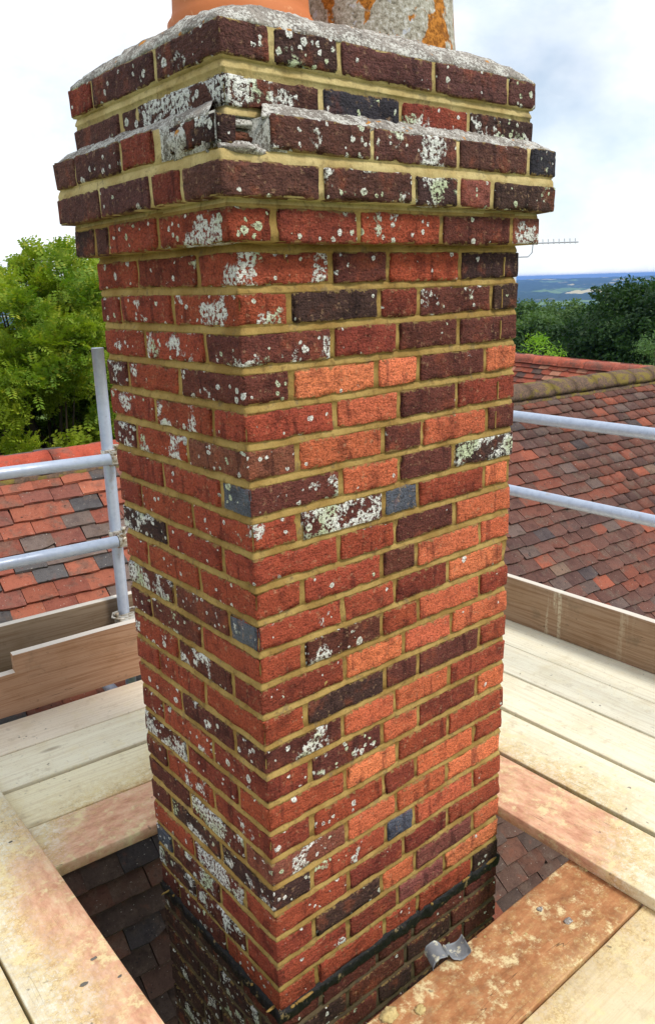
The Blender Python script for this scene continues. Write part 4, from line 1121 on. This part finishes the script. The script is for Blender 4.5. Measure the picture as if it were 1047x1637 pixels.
# ------------------------------------------------------------------ trees
def branch(V, F, a, b, ra, rb, seg=7):
    a = np.array(a); b = np.array(b); t = b-a; t = t/np.linalg.norm(t); up = np.array([0, 0, 1.0]) if abs(t[2]) < .9 else np.array([1.0, 0, 0])
    e1 = np.cross(t, up); e1 /= np.linalg.norm(e1); e2 = np.cross(t, e1); base = len(V)
    for p, r_ in ((a, ra), (b, rb)):
        for s in range(seg): q = 2*math.pi*s/seg; V.append(p + r_*(math.cos(q)*e1 + math.sin(q)*e2))
    for s in range(seg): s2 = (s+1) % seg; F.append((base+s, base+s2, base+seg+s2, base+seg+s))
def tree(name, label, base, height, rx, rz, zc, mat_, n_clump, n_leaf, leaf, style='broad', seed=1, clump=0.32, trunk=0.25, group=None, cat='tree', keep=None):
    """trunk with limbs, crown of leaf sprays gathered in clumps through the crown's volume"""
    rs = np.random.RandomState(seed); base = np.array(base, float)
    root = tag(empty(name, tuple(base)), label, cat, group)
    ctr = np.array([0, 0, zc])
    # clump centres: mostly in the outer shell of a lumpy ellipsoid
    d = rs.normal(size=(n_clump*3, 3)); d /= np.linalg.norm(d, axis=1, keepdims=True)
    lob = 1 + 0.30*vnoise(d*1.7 + seed, seed) + 0.16*vnoise(d*4.1 + seed, seed+1)
    rr = rs.uniform(0.45, 1.0, len(d))**0.45*lob
    C = ctr + d*rr[:, None]*np.array([rx, rx, rz]); C = C[C[:, 2] > -base[2]*0 + height*0.10]
    tocam = CAM - base; tocam[2] = 0; tocam /= np.linalg.norm(tocam)
    wgt = (d[:len(d)] @ tocam)
    pick = (wgt > -0.25) | (rs.uniform(0, 1, len(d)) < 0.7); C_ = ctr + d*rr[:, None]*np.array([rx, rx, rz]); C = C_[pick & (C_[:, 2] > height*0.10)]
    C = C[:n_clump]; C[:, 2] = zc + (C[:, 2]-zc)*(height - clump*0.6 - zc)/(C[:, 2].max()-zc)
    V = []; F = []
    branch(V, F, (0, 0, -0.3), (0, 0, height*0.30), trunk, trunk*0.75); branch(V, F, (0, 0, height*0.30), (0.05*rx, 0, zc + rz*0.3), trunk*0.75, trunk*0.2)
    for c_ in C[::max(1, len(C)//70)]:
        s0 = np.array([0, 0, height*rs.uniform(0.22, 0.6)]); mid = s0*0.5 + c_*0.5 + np.array([0, 0, 0.06*rz])
        branch(V, F, s0, mid, trunk*0.28, trunk*0.13, 5); branch(V, F, mid, c_, trunk*0.13, trunk*0.03, 5)
    obj('trunk', mesh('trunk', V, F), M['bark'], root)
    # leaves
    nC = len(C); cs = clump*rs.uniform(0.6, 1.4, nC)
    ci = rs.randint(0, nC, n_leaf); off = rs.normal(size=(n_leaf, 3)); off /= np.maximum(np.linalg.norm(off, axis=1, keepdims=True), 1e-6)
    off *= (rs.uniform(0, 1, (n_leaf, 1))**0.4); off[:, 2] *= 0.72
    P = C[ci] + off*cs[ci][:, None]
    outw = P - ctr; outw /= np.maximum(np.linalg.norm(outw, axis=1, keepdims=True), 1e-6)
    if style == 'pinnate':
        # rachis with leaflet pairs, drooping outwards
        t = outw*0.9 + rs.normal(size=P.shape)*0.55 + np.array([0, 0, -0.15]); t /= np.linalg.norm(t, axis=1, keepdims=True)
        s_ = np.cross(t, rs.normal(size=P.shape)*0.35 + np.array([0, 0, 1.0])); s_ /= np.linalg.norm(s_, axis=1, keepdims=True)
        nl = 5; Vs = []; 
        LL = leaf*rs.uniform(0.7, 1.3, (n_leaf, 1))
        for k in range(nl):
            a = (k+0.6)/nl; ctr_l = P + t*LL*a*2.6 + np.array([0, 0, -1.0])*LL*0.45*a*a
            for sg in (-1, 1):
                dirl = s_*sg*0.9 + t*0.45 + np.array([0, 0, -0.25]) + rs.normal(size=P.shape)*0.12; dirl /= np.linalg.norm(dirl, axis=1, keepdims=True)
                wv = np.cross(dirl, np.cross(t, s_)); wv /= np.maximum(np.linalg.norm(wv, axis=1, keepdims=True), 1e-6)
                l_ = LL*(0.95-0.35*abs(a-0.45)); wd = l_*0.24
                Vs.append(np.stack([ctr_l, ctr_l+dirl*l_*0.5+wv*wd, ctr_l+dirl*l_, ctr_l+dirl*l_*0.5-wv*wd], 1))
        VV = np.concatenate(Vs, 0).reshape(-1, 3)
    else:
        nrm = outw*0.6 + rs.normal(size=P.shape)*0.7 + np.array([0, 0, 0.35]); nrm /= np.linalg.norm(nrm, axis=1, keepdims=True)
        a_ = np.cross(nrm, rs.normal(size=P.shape)); a_ /= np.linalg.norm(a_, axis=1, keepdims=True); b_ = np.cross(nrm, a_)
        l_ = leaf*rs.uniform(0.6, 1.4, (n_leaf, 1)); asp = 0.55 if style == 'broad' else 0.22
        VV = np.stack([P-a_*l_*0.5, P+b_*l_*asp*0.5, P+a_*l_*0.5, P-b_*l_*asp*0.5], 1).reshape(-1, 3)
    FF = np.arange(len(VV)).reshape(-1, 4)
    obj('crown', fast_mesh('crown', VV, FF), mat_, root)
    return root
LM1 = leaf_material('robinia_leaves', srgb(94, 124, 32), srgb(146, 162, 44), srgb(196, 186, 66), 0.30, 0.9)
LM2 = leaf_material('oak_leaves', srgb(36, 60, 26), srgb(50, 78, 32), srgb(66, 92, 40), 0.30, 0.5)
LM3 = leaf_material('lime_green_leaves', srgb(110, 150, 40), srgb(132, 168, 52), srgb(160, 186, 70), 0.40, 0.8)
LM4 = leaf_material('grey_green_leaves', srgb(78, 108, 62), srgb(96, 124, 74), srgb(124, 146, 92), 0.30, 0.8)
LM5 = leaf_material('wood_leaves', srgb(60, 88, 46), srgb(82, 108, 54), srgb(104, 126, 66), 0.30, 0.15)
def at(px, py, dist):
    d = CF + CR*(px-PX)/FPX + CD*(py-PY)/FPX; d = d/math.hypot(d[0], d[1]); return CAM + d*dist
def ground_z(dist): return float(np.interp(dist, [0, 30, 120, 400], [-8.2, -8.3, -12, -36]))
def put(name, label, px, top, dist, rx, mat_, ncl, nlf, leaf, seed, style='broad', clump=0.4, trunk=0.25, group=None, rzf=0.52):
    p = at(px, top, dist); gz = ground_z(dist) - 0.1; h = p[2]-gz
    rz = h*rzf
    return tree(name, label, (p[0], p[1], gz), h, rx, rz/1.12, h-rz, mat_, ncl, nlf, leaf, style, seed, clump, trunk, group)
put('robinia_tree', 'big yellow green feathery tree behind the orange ridge', 35, 390, 12.5, 2.5, LM1, 640, 64000, 0.072, 11, 'pinnate', 0.27, 0.22, None, 0.60)
put('robinia_tree', 'second feathery tree reaching up against the left edge of the stack', 180, 398, 15.0, 2.6, LM1, 300, 22000, 0.084, 12, 'pinnate', 0.34, 0.2, None, 0.62)
put('robinia_tree', 'third feathery tree between the other two above the ridge', 95, 392, 13.6, 1.9, LM1, 330, 30000, 0.074, 13, 'pinnate', 0.28, 0.2, None, 0.62)
put('oak_tree', 'large dark green oak at the right edge', 1058, 440, 38, 3.7, LM2, 560, 100000, 0.18, 21, 'broad', 0.66, 0.4)
put('willow_tree', 'grey green tree peeping over the far roof at the right edge', 1062, 530, 26, 1.7, LM4, 150, 22000, 0.12, 22, 'narrow', 0.40, 0.2)
put('ash_tree', 'bright lime green young tree above the far ridge', 868, 531, 24, 1.0, LM3, 170, 20000, 0.13, 23, 'narrow', 0.42, 0.14)
grp = 'trees of the wood beyond the roofs'
for k, (px, top, dist, rx, lab) in enumerate([(838, 482, 62, 3.4, 'dark wood tree tight against the stack'), (893, 476, 66, 3.2, 'tallest rounded tree in the wood'), (935, 492, 60, 3.0, 'dark tree in the middle of the wood'),
                                              (985, 486, 56, 3.0, 'tree half hidden by the big oak'), (918, 500, 50, 2.4, 'low dark tree in front of the wood'), (865, 498, 52, 2.6, 'tree behind the lime green one'),
                                              (790, 480, 64, 3.8, 'wood tree hidden behind the stack'), (1100, 470, 60, 4.0, 'wood tree past the right edge')]):
    put('wood_tree', lab, px, top, dist, rx, LM5 if k not in (2, 4) else LM2, 170, 24000, 0.23, 40+k, 'broad', 0.72, 0.35, grp)
put('field_tree', 'pale green tree further off behind the wood', 955, 481, 130, 5.0, LM3, 120, 12000, 0.5, 60, 'broad', 1.2, 0.4)
for k, (px, dist) in enumerate([(835, 105), (880, 112), (925, 108), (1000, 118), (1050, 108)]):
    put('wood_tree', ['distant tree at the left of the wood edge', 'distant tree second along the wood edge', 'distant tree in the middle of the wood edge', 'distant tree fourth along the wood edge', 'distant tree at the right of the wood edge'][k],
        px, 491 + (k % 2)*4, dist, 6, LM5, 120, 12000, 0.5, 70+k, 'broad', 1.3, 0.4, grp)

# ------------------------------------------------------------------ haze over the valley
V, F = box_lattice([-27000, 27000], [-27000, 27000], [-140, 12])
hz = obj('haze', mesh('haze', V, F, False)); hm = bpy.data.materials.new('haze_air'); hm.use_nodes = True; hm.node_tree.nodes.clear()
pv = hm.node_tree.nodes.new('ShaderNodeVolumePrincipled'); ho = hm.node_tree.nodes.new('ShaderNodeOutputMaterial')
pv.inputs['Color'].default_value = (0.24, 0.47, 1.0, 1); pv.inputs['Density'].default_value = 0.00011; pv.inputs['Anisotropy'].default_value = 0.2
hm.node_tree.links.new(pv.outputs[0], ho.inputs['Volume']); hz.data.materials.append(hm); hz['kind'] = 'stuff'
